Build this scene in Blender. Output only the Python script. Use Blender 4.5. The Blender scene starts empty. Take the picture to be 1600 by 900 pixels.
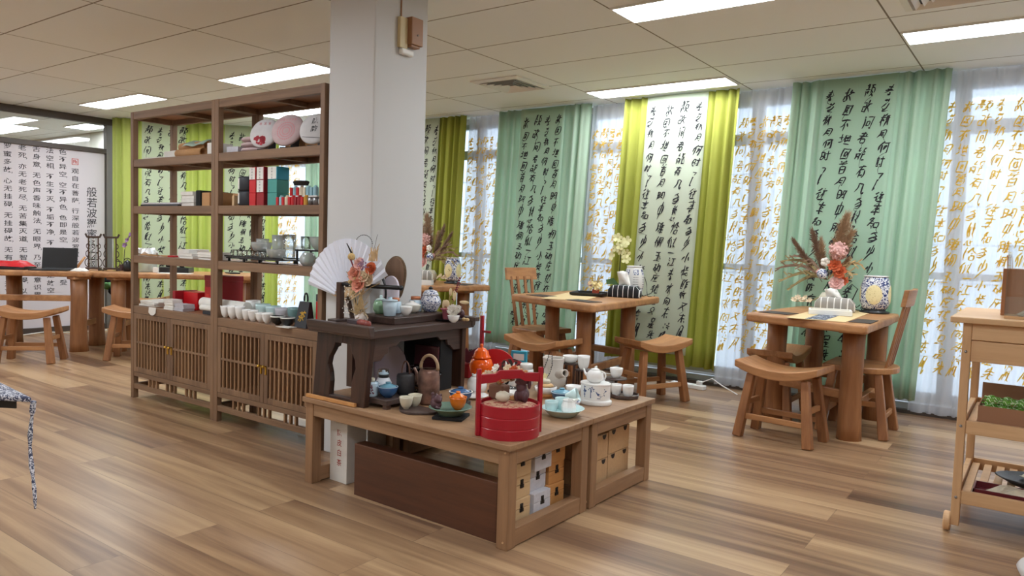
import bpy, bmesh, math, random
from mathutils import Vector, Matrix
PI = math.pi
random.seed(7)
scene = bpy.context.scene
C = scene.collection

# ---------------------------------------------------------------- camera, world, exposure
CEIL = 2.433
cam_data = bpy.data.cameras.new('camera')
cam_data.sensor_width = 36.0
cam_data.lens = 1158.1 / 1600 * 36.0
cam_data.clip_start = 0.05
cam = bpy.data.objects.new('camera', cam_data)
C.objects.link(cam)
_yaw, _pitch, _roll = -.6253, -.0613, .0306
_fw = Vector((math.sin(_yaw) * math.cos(_pitch), math.cos(_yaw) * math.cos(_pitch), math.sin(_pitch)))
_rt = Vector((math.cos(_yaw), -math.sin(_yaw), 0))
_up = _rt.cross(_fw)
_r2 = math.cos(_roll) * _rt + math.sin(_roll) * _up
_u2 = -math.sin(_roll) * _rt + math.cos(_roll) * _up
_m = Matrix(((_r2.x, _u2.x, -_fw.x), (_r2.y, _u2.y, -_fw.y), (_r2.z, _u2.z, -_fw.z)))
cam.matrix_world = Matrix.Translation((0, 0, 1.15)) @ _m.to_4x4()
scene.camera = cam
scene.view_settings.view_transform = 'Standard'
scene.view_settings.look = 'None'
scene.view_settings.gamma = 1.0
scene.view_settings.use_curve_mapping = False
scene.view_settings.exposure = 0.65
LAMP = 18.0       # ceiling panel radiance
world = bpy.data.worlds.new('overcast sky')
scene.world = world
world.use_nodes = True
_bg = world.node_tree.nodes['Background']
_bg.inputs[0].default_value = (0.80, 0.89, 1.0, 1)
_bg.inputs[1].default_value = 3.7
scene.cycles.max_bounces = 10
scene.cycles.diffuse_bounces = 5
scene.cycles.transparent_max_bounces = 24
scene.cycles.sample_clamp_indirect = 6.0
scene.cycles.caustics_reflective = False
scene.cycles.caustics_refractive = False

# ---------------------------------------------------------------- materials
def S(r, g, b):
    f = lambda c: (c / 255 / 12.92) if c / 255 <= .04045 else ((c / 255 + .055) / 1.055) ** 2.4
    return (f(r), f(g), f(b), 1)
class NT:
    def __init__(self, name):
        self.m = bpy.data.materials.new(name); self.m.use_nodes = True
        self.t = self.m.node_tree; self.b = self.t.nodes['Principled BSDF']; self.o = self.t.nodes['Material Output']
    def n(self, typ, **kw):
        x = self.t.nodes.new(typ)
        for k, v in kw.items():
            if k.startswith('_'): setattr(x, k[1:], v)
            else: x.inputs[k.replace('__', ' ')].default_value = v
        return x
    def l(self, a, b): self.t.links.new(a, b)
    def coord(self, scale=(1, 1, 1), loc=(0, 0, 0), rot=(0, 0, 0)):
        tc = self.n('ShaderNodeTexCoord'); mp = self.n('ShaderNodeMapping')
        mp.inputs['Scale'].default_value = scale; mp.inputs['Location'].default_value = loc; mp.inputs['Rotation'].default_value = rot
        self.l(tc.outputs['Object'], mp.inputs['Vector']); return mp.outputs['Vector']
    def ramp(self, fac, stops, interp='LINEAR'):
        r = self.n('ShaderNodeValToRGB'); r.color_ramp.interpolation = interp
        e = r.color_ramp.elements
        while len(e) < len(stops): e.new(.5)
        for k, (p, c) in enumerate(stops): e[k].position = p; e[k].color = c
        self.l(fac, r.inputs[0]); return r.outputs[0]
def plain(name, col, rough=.5, metal=0, spec=.5, coat=0, bump=0, bscale=60, var=0):
    k = NT(name); k.b.inputs['Base Color'].default_value = col
    k.b.inputs['Roughness'].default_value = rough; k.b.inputs['Metallic'].default_value = metal
    k.b.inputs['Specular IOR Level'].default_value = spec; k.b.inputs['Coat Weight'].default_value = coat
    if bump or var:
        nz = k.n('ShaderNodeTexNoise', Scale=bscale, Detail=3.0); k.l(k.coord(), nz.inputs['Vector'])
        if bump:
            bp = k.n('ShaderNodeBump', Strength=bump, Distance=.002); k.l(nz.outputs[0], bp.inputs['Height']); k.l(bp.outputs[0], k.b.inputs['Normal'])
        if var:
            d = tuple(c * (1 - var) for c in col[:3]) + (1,); e = tuple(min(1, c * (1 + var)) for c in col[:3]) + (1,)
            k.l(k.ramp(nz.outputs[0], [(.3, d), (.7, e)]), k.b.inputs['Base Color'])
    return k.m
def wood(name, c1, c2, axis=0, rough=.5, fine=38, c3=None, coat=0):
    k = NT(name); s = [fine, fine, fine]; s[axis] = 2.2
    nz = k.n('ShaderNodeTexNoise', Scale=1.0, Detail=5.0, Roughness=.62, Distortion=.6); k.l(k.coord(tuple(s)), nz.inputs['Vector'])
    s2 = [5, 5, 5]; s2[axis] = .9
    n2 = k.n('ShaderNodeTexNoise', Scale=1.0, Detail=2.0); k.l(k.coord(tuple(s2), (3, 1, 2)), n2.inputs['Vector'])
    mx = k.n('ShaderNodeMix'); mx.data_type = 'FLOAT'; mx.inputs[0].default_value = .5
    k.l(nz.outputs[0], mx.inputs[2]); k.l(n2.outputs[0], mx.inputs[3])
    st = [(.32, c2), (.66, c1)] if c3 is None else [(.3, c2), (.5, c1), (.7, c3)]
    k.l(k.ramp(mx.outputs[0], st), k.b.inputs['Base Color'])
    k.b.inputs['Roughness'].default_value = rough; k.b.inputs['Coat Weight'].default_value = coat; k.b.inputs['Coat Roughness'].default_value = .25
    bp = k.n('ShaderNodeBump', Strength=.12, Distance=.002); k.l(nz.outputs[0], bp.inputs['Height']); k.l(bp.outputs[0], k.b.inputs['Normal'])
    return k.m
def cloth(name, col, trans=.4, tcol=None, weave=.25):
    k = NT(name); k.t.nodes.remove(k.b)
    d = k.n('ShaderNodeBsdfDiffuse'); d.inputs[0].default_value = col
    t = k.n('ShaderNodeBsdfTranslucent'); t.inputs[0].default_value = tcol or col
    wv = k.n('ShaderNodeTexNoise', Scale=1.0, Detail=2.0); k.l(k.coord((500, 500, 60)), wv.inputs['Vector'])
    bp = k.n('ShaderNodeBump', Strength=weave, Distance=.001); k.l(wv.outputs[0], bp.inputs['Height']); k.l(bp.outputs[0], d.inputs['Normal'])
    m = k.n('ShaderNodeMixShader', Fac=trans); k.l(d.outputs[0], m.inputs[1]); k.l(t.outputs[0], m.inputs[2]); k.l(m.outputs[0], k.o.inputs[0])
    return k.m
def sheer(name, col, alpha):
    k = NT(name); k.t.nodes.remove(k.b)
    d = k.n('ShaderNodeBsdfDiffuse'); d.inputs[0].default_value = col
    t = k.n('ShaderNodeBsdfTranslucent'); t.inputs[0].default_value = col
    m = k.n('ShaderNodeMixShader', Fac=.5); k.l(d.outputs[0], m.inputs[1]); k.l(t.outputs[0], m.inputs[2])
    x = k.n('ShaderNodeBsdfTransparent'); m2 = k.n('ShaderNodeMixShader', Fac=alpha)
    k.l(x.outputs[0], m2.inputs[1]); k.l(m.outputs[0], m2.inputs[2]); k.l(m2.outputs[0], k.o.inputs[0])
    return k.m
def clear_glass(name, tint=(.97, .99, .98, 1), haze=0.0, hcol=(.8, .8, .8, 1)):
    k = NT(name); k.t.nodes.remove(k.b)
    x = k.n('ShaderNodeBsdfTransparent'); x.inputs[0].default_value = tint
    g = k.n('ShaderNodeBsdfGlossy', Roughness=.03); f = k.n('ShaderNodeLayerWeight', Blend=.35)
    mr = k.n('ShaderNodeMath', _operation='MULTIPLY_ADD'); mr.inputs[1].default_value = .6; mr.inputs[2].default_value = .05; k.l(f.outputs['Fresnel'], mr.inputs[0])
    m = k.n('ShaderNodeMixShader'); k.l(mr.outputs[0], m.inputs[0]); k.l(x.outputs[0], m.inputs[1]); k.l(g.outputs[0], m.inputs[2])
    out = m.outputs[0]
    if haze:
        d = k.n('ShaderNodeBsdfDiffuse'); d.inputs[0].default_value = hcol
        t = k.n('ShaderNodeBsdfTranslucent'); t.inputs[0].default_value = hcol
        a = k.n('ShaderNodeAddShader'); mm = k.n('ShaderNodeMixShader', Fac=.5); k.l(d.outputs[0], mm.inputs[1]); k.l(t.outputs[0], mm.inputs[2])
        m3 = k.n('ShaderNodeMixShader', Fac=haze); k.l(out, m3.inputs[1]); k.l(mm.outputs[0], m3.inputs[2]); out = m3.outputs[0]
    k.l(out, k.o.inputs[0]); return k.m
def glow(name, col, strength):
    k = NT(name); k.b.inputs['Base Color'].default_value = (.8, .8, .8, 1)
    k.b.inputs['Emission Color'].default_value = col; k.b.inputs['Emission Strength'].default_value = strength; return k.m
def ceramic(name, col, rough=.18): return plain(name, col, rough, spec=.55)
def painted(name, ground, ink, scale=40, lo=.52, hi=.58, rough=.2):
    k = NT(name); nz = k.n('ShaderNodeTexNoise', Scale=scale, Detail=2.0, Distortion=2.2); k.l(k.coord(), nz.inputs['Vector'])
    k.l(k.ramp(nz.outputs[0], [(lo, ground), (hi, ink)]), k.b.inputs['Base Color']); k.b.inputs['Roughness'].default_value = rough; return k.m
def checked(name, ground, line, step, width=.16):
    k = NT(name); tc = k.coord((1 / step,) * 3); sp = k.n('ShaderNodeSeparateXYZ'); k.l(tc, sp.inputs[0]); outs = []
    for a in (0, 1, 2):
        f = k.n('ShaderNodeMath', _operation='FRACT'); k.l(sp.outputs[a], f.inputs[0])
        c = k.n('ShaderNodeMath', _operation='LESS_THAN'); c.inputs[1].default_value = width; k.l(f.outputs[0], c.inputs[0]); outs.append(c.outputs[0])
    m = k.n('ShaderNodeMath', _operation='MAXIMUM'); k.l(outs[0], m.inputs[0]); k.l(outs[1], m.inputs[1])
    k.l(k.ramp(m.outputs[0], [(.4, ground), (.6, line)]), k.b.inputs['Base Color']); k.b.inputs['Roughness'].default_value = .85; return k.m

M = {}
def floor_material():
    k = NT('laminate planks')
    v = k.coord()
    br = k.n('ShaderNodeTexBrick', _offset=.37, _offset_frequency=2, Scale=1.0)
    for a, b in (('Mortar Size', .0012), ('Mortar Smooth', .1), ('Bias', 0.0), ('Brick Width', 1.9), ('Row Height', .185)): br.inputs[a].default_value = b
    br.inputs['Color1'].default_value = (0, 0, 0, 1); br.inputs['Color2'].default_value = (1, 1, 1, 1); br.inputs['Mortar'].default_value = (.5, .5, .5, 1)
    k.l(v, br.inputs['Vector'])
    sep = k.n('ShaderNodeSeparateXYZ'); k.l(v, sep.inputs[0])
    rnd = k.n('ShaderNodeMath', _operation='MULTIPLY'); rnd.inputs[1].default_value = 37.0; k.l(br.outputs['Color'], rnd.inputs[0])
    cmb = k.n('ShaderNodeCombineXYZ')
    sx = k.n('ShaderNodeMath', _operation='MULTIPLY_ADD'); sx.inputs[1].default_value = .5; k.l(sep.outputs[0], sx.inputs[0]); k.l(rnd.outputs[0], sx.inputs[2])
    sy = k.n('ShaderNodeMath', _operation='MULTIPLY_ADD'); sy.inputs[1].default_value = 11.0; k.l(sep.outputs[1], sy.inputs[0]); k.l(rnd.outputs[0], sy.inputs[2])
    k.l(sx.outputs[0], cmb.inputs[0]); k.l(sy.outputs[0], cmb.inputs[1])
    g = k.n('ShaderNodeTexNoise', Scale=1.0, Detail=4.0, Roughness=.6, Distortion=.7); k.l(cmb.outputs[0], g.inputs['Vector'])
    cm2 = k.n('ShaderNodeVectorMath', _operation='MULTIPLY'); cm2.inputs[1].default_value = (.35, .28, 1); k.l(cmb.outputs[0], cm2.inputs[0])
    g2 = k.n('ShaderNodeTexNoise', Scale=1.0, Detail=1.5); k.l(cm2.outputs[0], g2.inputs['Vector'])
    a = k.n('ShaderNodeMath', _operation='MULTIPLY_ADD'); a.inputs[1].default_value = .26; k.l(br.outputs['Color'], a.inputs[0])
    b = k.n('ShaderNodeMath', _operation='MULTIPLY_ADD'); b.inputs[1].default_value = .85; b.inputs[2].default_value = -.2; k.l(g.outputs[0], b.inputs[0])
    c = k.n('ShaderNodeMath', _operation='MULTIPLY_ADD'); c.inputs[1].default_value = .5; k.l(g2.outputs[0], c.inputs[0]); k.l(b.outputs[0], c.inputs[2]); k.l(c.outputs[0], a.inputs[2])
    col = k.ramp(a.outputs[0], [(.28, S(80, 57, 43)), (.46, S(120, 90, 67)), (.62, S(155, 123, 92)), (.82, S(188, 157, 120))])
    dk = k.n('ShaderNodeMix'); dk.data_type = 'RGBA'; dk.inputs[7].default_value = S(80, 56, 42)
    mf = k.n('ShaderNodeMath', _operation='MULTIPLY'); mf.inputs[1].default_value = .55; k.l(br.outputs['Fac'], mf.inputs[0])
    k.l(mf.outputs[0], dk.inputs[0]); k.l(col, dk.inputs[6]); k.l(dk.outputs[2], k.b.inputs['Base Color'])
    k.b.inputs['Roughness'].default_value = .34; k.b.inputs['Specular IOR Level'].default_value = .45
    return k.m
def ceiling_material():
    k = NT('suspended ceiling tiles')
    br = k.n('ShaderNodeTexBrick', _offset=0.0, Scale=1.0)
    for a, b in (('Mortar Size', .0055), ('Mortar Smooth', .25), ('Brick Width', 1.2308), ('Row Height', .6139)): br.inputs[a].default_value = b
    k.l(k.coord((1, 1, 1), (5.709, -2.061, 0)), br.inputs['Vector'])
    br.inputs['Color1'].default_value = S(243, 247, 247); br.inputs['Color2'].default_value = S(239, 244, 244); br.inputs['Mortar'].default_value = S(130, 124, 112)
    k.l(br.outputs['Color'], k.b.inputs['Base Color']); k.b.inputs['Roughness'].default_value = .75; k.b.inputs['Specular IOR Level'].default_value = .3
    return k.m
M['floor'] = floor_material(); M['ceiling'] = ceiling_material()
M['paint'] = plain('wall paint', S(214, 209, 200), .7, bump=.05, bscale=200)
M['pillar'] = plain('pillar paint', S(202, 202, 201), .6, bump=.05, bscale=150)
M['metal_grey'] = plain('grey metal frame', S(128, 123, 116), .45, metal=.3)
M['metal_dark'] = plain('dark metal frame', S(80, 70, 64), .5, metal=.2)
M['alu'] = plain('window aluminium', S(176, 180, 182), .45, metal=.2)
M['concrete'] = plain('concrete paled for bounce', S(226, 226, 224), .8)
M['siding'] = plain('white cladding', S(186, 194, 206), .7)
M['black'] = plain('black plastic', S(20, 20, 22), .35)
M['black_matt'] = plain('black cloth', S(22, 21, 22), .9, bump=.3, bscale=300)
M['white'] = plain('white plastic', S(232, 232, 228), .4)
M['paper'] = plain('paper', S(228, 225, 218), .8, var=.04, bscale=20)
M['poster'] = plain('poster paper', S(216, 209, 212), .75)
M['ink'] = plain('ink', S(40, 40, 44), .8)
M['ink_grey'] = plain('poster ink', S(72, 68, 72), .8)
M['red'] = plain('red card', S(196, 22, 30), .45)
M['red_lacquer'] = plain('red lacquer', S(160, 12, 34), .38, coat=.3, bump=.05, bscale=40)
M['dark_red'] = plain('dark red card', S(150, 16, 28), .5)
M['brass'] = plain('brass', S(205, 165, 70), .3, metal=1)
M['copper'] = plain('copper', S(200, 128, 92), .35, metal=.6)
M['shelf'] = wood('shelf wood', S(142, 110, 82), S(98, 73, 54), 0, .55)
M['shelf_v'] = wood('shelf wood upright', S(142, 110, 82), S(100, 74, 55), 2, .55)
M['board'] = wood('shelf board', S(160, 112, 76), S(122, 80, 53), 0, .6)
M['low'] = wood('low table wood', S(168, 132, 98), S(122, 90, 64), 0, .5)
M['low_v'] = wood('low table upright', S(160, 122, 88), S(118, 86, 60), 2, .5)
M['low_y'] = wood('low table side', S(164, 126, 92), S(120, 88, 62), 1, .5)
M['darkwood'] = wood('dark burnt wood', S(88, 64, 54), S(30, 21, 20), 1, .38, fine=48)
M['darkwood_x'] = wood('dark burnt wood end', S(92, 74, 68), S(30, 24, 24), 0, .38, fine=48)
M['darkwood_v'] = wood('dark burnt wood upright', S(84, 54, 40), S(24, 16, 14), 2, .4, fine=48)
M['walnut'] = wood('walnut veneer', S(96, 58, 38), S(60, 35, 24), 0, .4)
M['pine'] = wood('honey slab wood', S(198, 146, 98), S(138, 90, 54), 0, .42, fine=22)
M['pine_v'] = wood('honey log wood', S(178, 124, 80), S(116, 72, 42), 2, .45, fine=22)
M['pine_y'] = wood('honey slab wood lengthwise', S(190, 138, 90), S(128, 82, 48), 1, .42, fine=22)
M['beech'] = wood('pale beech', S(216, 178, 134), S(192, 150, 108), 0, .5)
M['beech_v'] = wood('pale beech upright', S(212, 172, 128), S(188, 146, 104), 2, .5)
M['bark'] = plain('bark', S(110, 88, 66), .9, bump=.8, bscale=50, var=.35)
M['card'] = plain('brown cardboard', S(188, 142, 96), .8, var=.05)
M['kraft'] = plain('kraft board', S(196, 158, 116), .8, var=.05)
M['boxwood'] = wood('pale box wood', S(214, 184, 142), S(196, 160, 116), 1, .6)
M['boxgrey'] = plain('pale grey box', S(196, 194, 200), .7, var=.06)
M['boxorange'] = wood('orange box wood', S(206, 152, 92), S(180, 120, 66), 1, .55)
M['iron'] = plain('dark iron', S(42, 36, 34), .5, metal=.4)
M['porcelain'] = ceramic('white porcelain', S(236, 235, 232))
M['celadon'] = ceramic('pale celadon', S(196, 222, 222))
M['celadon_green'] = ceramic('celadon green', S(136, 176, 142))
M['paleblue'] = ceramic('pale blue glaze', S(186, 208, 222))
M['blue'] = ceramic('deep blue glaze', S(52, 88, 132))
M['tealblue'] = ceramic('teal blue glaze', S(110, 160, 182))
M['cream'] = ceramic('cream crackle glaze', S(208, 200, 178), .35)
M['orange'] = ceramic('orange glaze', S(214, 110, 24), .15)
M['orange_red'] = painted('orange jar glaze', S(236, 92, 20), S(160, 44, 10), 26, .64, .7, .12)
M['celadon_dark'] = ceramic('dusky celadon', S(112, 138, 122), .25)
M['pink'] = ceramic('pink glaze', S(176, 96, 108), .35)
M['clay'] = ceramic('purple clay', S(82, 50, 56), .5)
M['bw'] = painted('blue and white porcelain', S(226, 228, 234), S(62, 78, 128), 70, .5, .56)
M['bw_fine'] = painted('fine blue and white porcelain', S(224, 226, 230), S(52, 66, 118), 38, .5, .54)
M['bw_spot'] = painted('sparse blue on white', S(226, 230, 236), S(96, 112, 150), 34, .62, .68)
M['glass'] = clear_glass('clear glass', (.97, .985, .98, 1))
M['frost'] = clear_glass('frosted glass', (.97, .98, .98, 1), .34, S(236, 240, 238))
M['pane'] = clear_glass('window pane')
M['kettle'] = plain('aged copper kettle', S(136, 104, 92), .35, metal=.5, var=.45, bscale=26)
M['sugi'] = plain('dark stoneware', S(46, 44, 46), .6, var=.2)
M['steel'] = plain('steel', S(150, 150, 152), .3, metal=.9)
M['teal'] = plain('teal card', S(70, 152, 142), .5)
M['turq'] = plain('turquoise card', S(52, 158, 186), .5)
M['ltblue'] = plain('light blue tin', S(150, 190, 200), .45)
M['mustard'] = plain('mustard tin', S(206, 150, 50), .45)
M['slate'] = plain('slate grey card', S(44, 46, 52), .6)
M['gold_ink'] = cloth('gold thread', S(236, 196, 92), .55, S(240, 200, 90))
M['kraft_pack'] = plain('silver pouch', S(200, 190, 168), .35, metal=.2, var=.15, bscale=30)
M['green_wrap'] = painted('green sweet wrap', S(96, 158, 52), S(224, 236, 210), 30, .5, .6, .3)

# ---------------------------------------------------------------- mesh builder and object helpers
class MB:
    def __init__(self): self.bm = bmesh.new()
    def face(self, vs):
        try: return self.bm.faces.new(vs)
        except ValueError: return None
    def hexa(self, p):
        v = [self.bm.verts.new(q) for q in p]
        for f in ((3, 2, 1, 0), (4, 5, 6, 7), (0, 1, 5, 4), (1, 2, 6, 5), (2, 3, 7, 6), (3, 0, 4, 7)): self.face([v[i] for i in f])
        return self
    def box(self, x0, y0, z0, x1, y1, z1):
        return self.hexa([(x0, y0, z0), (x1, y0, z0), (x1, y1, z0), (x0, y1, z0), (x0, y0, z1), (x1, y0, z1), (x1, y1, z1), (x0, y1, z1)])
    def obox(self, c, s, rz=0, tilt=0):
        m = Matrix.Translation(c) @ Matrix.Rotation(rz, 4, 'Z') @ Matrix.Rotation(tilt, 4, 'X'); a, b, h = s[0] / 2, s[1] / 2, s[2] / 2
        return self.hexa([m @ Vector(q) for q in ((-a, -b, -h), (a, -b, -h), (a, b, -h), (-a, b, -h), (-a, -b, h), (a, -b, h), (a, b, h), (-a, b, h))])
    def bar(self, p, q, w, d, w2=None, d2=None, up=(0, 0, 1)):
        p, q = Vector(p), Vector(q); t = (q - p).normalized(); u = Vector(up)
        if abs(t.dot(u)) > .95: u = Vector((0, 1, 0))
        a = t.cross(u).normalized(); b = a.cross(t); w2 = w2 or w; d2 = d2 or d
        def ring(o, w, d): return [o + a * sx * w / 2 + b * sy * d / 2 for sx, sy in ((-1, -1), (1, -1), (1, 1), (-1, 1))]
        return self.hexa(ring(p, w, d) + ring(q, w2, d2))
    def tube(self, pts, r, segs=8, cap=True, r2=None):
        pts = [Vector(p) for p in pts]; n = len(pts); rings = []
        up = Vector((0, 0, 1)); 
        for i, p in enumerate(pts):
            t = (pts[min(i + 1, n - 1)] - pts[max(i - 1, 0)]).normalized()
            u = up if abs(t.dot(up)) < .93 else Vector((0, 1, 0))
            a = t.cross(u).normalized(); b = a.cross(t)
            rr = r[i] if isinstance(r, (list, tuple)) else (r if r2 is None else r + (r2 - r) * i / (n - 1))
            rings.append([self.bm.verts.new(p + (a * math.cos(2 * PI * k / segs) + b * math.sin(2 * PI * k / segs)) * rr) for k in range(segs)])
        for i in range(n - 1):
            for k in range(segs): self.face([rings[i][k], rings[i][(k + 1) % segs], rings[i + 1][(k + 1) % segs], rings[i + 1][k]])
        if cap: self.face(rings[0][::-1]); self.face(rings[-1])
        return self
    def lathe(self, prof, c=(0, 0, 0), segs=28, sx=1, sy=1, wob=None):
        c = Vector(c); rings = []
        for r, z in prof:
            if r < 1e-5: rings.append([self.bm.verts.new(c + Vector((0, 0, z)))])
            else: rings.append([self.bm.verts.new(c + Vector((r * sx * math.cos(2 * PI * k / segs), r * sy * math.sin(2 * PI * k / segs), z + (wob(k, r) if wob else 0)))) for k in range(segs)])
        for a, b in zip(rings, rings[1:]):
            for k in range(segs):
                k2 = (k + 1) % segs
                if len(a) == 1 and len(b) == 1: continue
                if len(a) == 1: self.face([a[0], b[k2], b[k]])
                elif len(b) == 1: self.face([a[k], a[k2], b[0]])
                else: self.face([a[k], a[k2], b[k2], b[k]])
        return self
    def ball(self, c, r, segs=14, rings=9, s=(1, 1, 1), rot=None):
        m = rot.to_4x4() if rot else Matrix()
        k = bmesh.ops.create_uvsphere(self.bm, u_segments=segs, v_segments=rings, radius=r)
        bmesh.ops.transform(self.bm, verts=k['verts'], matrix=Matrix.Translation(c) @ m @ Matrix.Diagonal((*s, 1))); return self
    def prism(self, poly, fn):      # poly: outline in 2D; fn(u, v, side) -> 3D for side 0 and 1
        a = [self.bm.verts.new(fn(u, v, 0)) for u, v in poly]; b = [self.bm.verts.new(fn(u, v, 1)) for u, v in poly]
        self.face(a[::-1]); self.face(b); n = len(poly)
        for i in range(n): self.face([a[i], a[(i + 1) % n], b[(i + 1) % n], b[i]])
        return self
    def grid(self, nu, nv, fn):
        g = [[self.bm.verts.new(fn(i / nu, j / nv)) for j in range(nv + 1)] for i in range(nu + 1)]
        for i in range(nu):
            for j in range(nv): self.face([g[i][j], g[i + 1][j], g[i + 1][j + 1], g[i][j + 1]])
        return self
    def build(self, name, mat, parent=None, smooth=False, bevel=0, segs=2, loc=None, rot=None, solid=0, sub=0):
        bmesh.ops.recalc_face_normals(self.bm, faces=self.bm.faces[:]) if not solid else None
        me = bpy.data.meshes.new(name); self.bm.to_mesh(me); self.bm.free()
        if smooth:
            for p in me.polygons: p.use_smooth = True
        me.materials.append(M[mat] if isinstance(mat, str) else mat)
        o = bpy.data.objects.new(name, me); C.objects.link(o)
        if parent: o.parent = parent
        if loc: o.location = loc
        if rot is not None: o.rotation_euler = rot
        if solid: md = o.modifiers.new('thick', 'SOLIDIFY'); md.thickness = solid
        if bevel:
            md = o.modifiers.new('bevel', 'BEVEL'); md.width = bevel; md.segments = segs; md.limit_method = 'ANGLE'; md.angle_limit = .7
        if sub: md = o.modifiers.new('sub', 'SUBSURF'); md.levels = sub; md.render_levels = sub
        return o
def tag(o, label, cat, group=None):
    o['label'] = label; o['category'] = cat
    if group: o['group'] = group
    return o
def thing(name, label, cat, loc=(0, 0, 0), rz=0, group=None):
    o = bpy.data.objects.new(name, None); C.objects.link(o); o.empty_display_size = .1
    o.location = loc; o.rotation_euler = (0, 0, rz); return tag(o, label, cat, group)
def struct(name, mb, mat, parent=None, **kw):
    o = mb.build(name, mat, parent, **kw); o['kind'] = 'structure'; return o
def dup(root, loc, rz, label, group=None):
    r = root.copy(); C.objects.link(r); r.location = loc; r.rotation_euler = (0, 0, rz); r['label'] = label
    if group: r['group'] = group
    for ch in list(root.children):
        c = ch.copy(); C.objects.link(c); c.parent = r
        for g in list(ch.children):
            d = g.copy(); C.objects.link(d); d.parent = c
    return r

# ---------------------------------------------------------------- writing
_glyphs = {}
def glyph(ch, bold=0.0):
    key = (ch, bold)
    if key not in _glyphs:
        cu = bpy.data.curves.new('glyph', 'FONT'); cu.body = ch; cu.size = 1.0; cu.align_x = 'CENTER'; cu.resolution_u = 2; cu.offset = bold
        ob = bpy.data.objects.new('glyph', cu); C.objects.link(ob)
        me = bpy.data.meshes.new_from_object(ob)
        vs = [v.co.copy() for v in me.vertices]; fs = [list(p.vertices) for p in me.polygons]
        if vs:
            cx = (min(v.x for v in vs) + max(v.x for v in vs)) / 2; cy = (min(v.y for v in vs) + max(v.y for v in vs)) / 2
            for v in vs: v.x -= cx; v.y -= cy
        bpy.data.objects.remove(ob); bpy.data.curves.remove(cu); bpy.data.meshes.remove(me)
        _glyphs[key] = (vs, fs)
    return _glyphs[key]
def put_glyph(mb, ch, fn, size, sx=1, sy=1, slant=0, rot=0, bold=0, wave=0, seed=0, brush=0):
    vs, fs = glyph(ch, bold); out = []
    cr, sr = math.cos(rot), math.sin(rot)
    P = [(v.x, v.y) for v in vs]
    if brush:                               # thick and thin strokes: push the outline along its normal
        edge = {}
        for f in fs:
            for i, j in zip(f, f[1:] + f[:1]): edge[(i, j)] = edge.get((i, j), 0) + 1
        N = [[0.0, 0.0] for _ in vs]
        for (i, j) in edge:
            if (j, i) in edge: continue
            dx, dy = vs[j].x - vs[i].x, vs[j].y - vs[i].y; l = math.hypot(dx, dy) or 1
            for k in (i, j): N[k][0] += dy / l; N[k][1] -= dx / l
        for k, (nx, ny) in enumerate(N):
            l = math.hypot(nx, ny)
            if l > .1:
                g = brush * (.35 + math.sin(4.1 * vs[k].x + 7.3 * vs[k].y + seed) * .9); P[k] = (vs[k].x + nx / l * g, vs[k].y + ny / l * g)
    for x, y in P:
        x *= sx; y *= sy
        if wave:
            x += wave * math.sin(5.3 * y + seed) + .4 * wave * math.sin(11 * y + 3 * seed); y += wave * math.sin(6.1 * x + 2 * seed)
        x += slant * y; x, y = (x * cr - y * sr) * size, (x * sr + y * cr) * size
        out.append(mb.bm.verts.new(fn(x, y)))
    for f in fs: mb.face([out[i] for i in f])
POEM = {'spring': '春花秋月何时了往事知多少小楼昨夜又东风', 'home': '故国不堪回首月明中雕栏玉砌应犹在只是朱', 'face': '颜改问君能有几多愁恰似一江春水向东流'}
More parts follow.
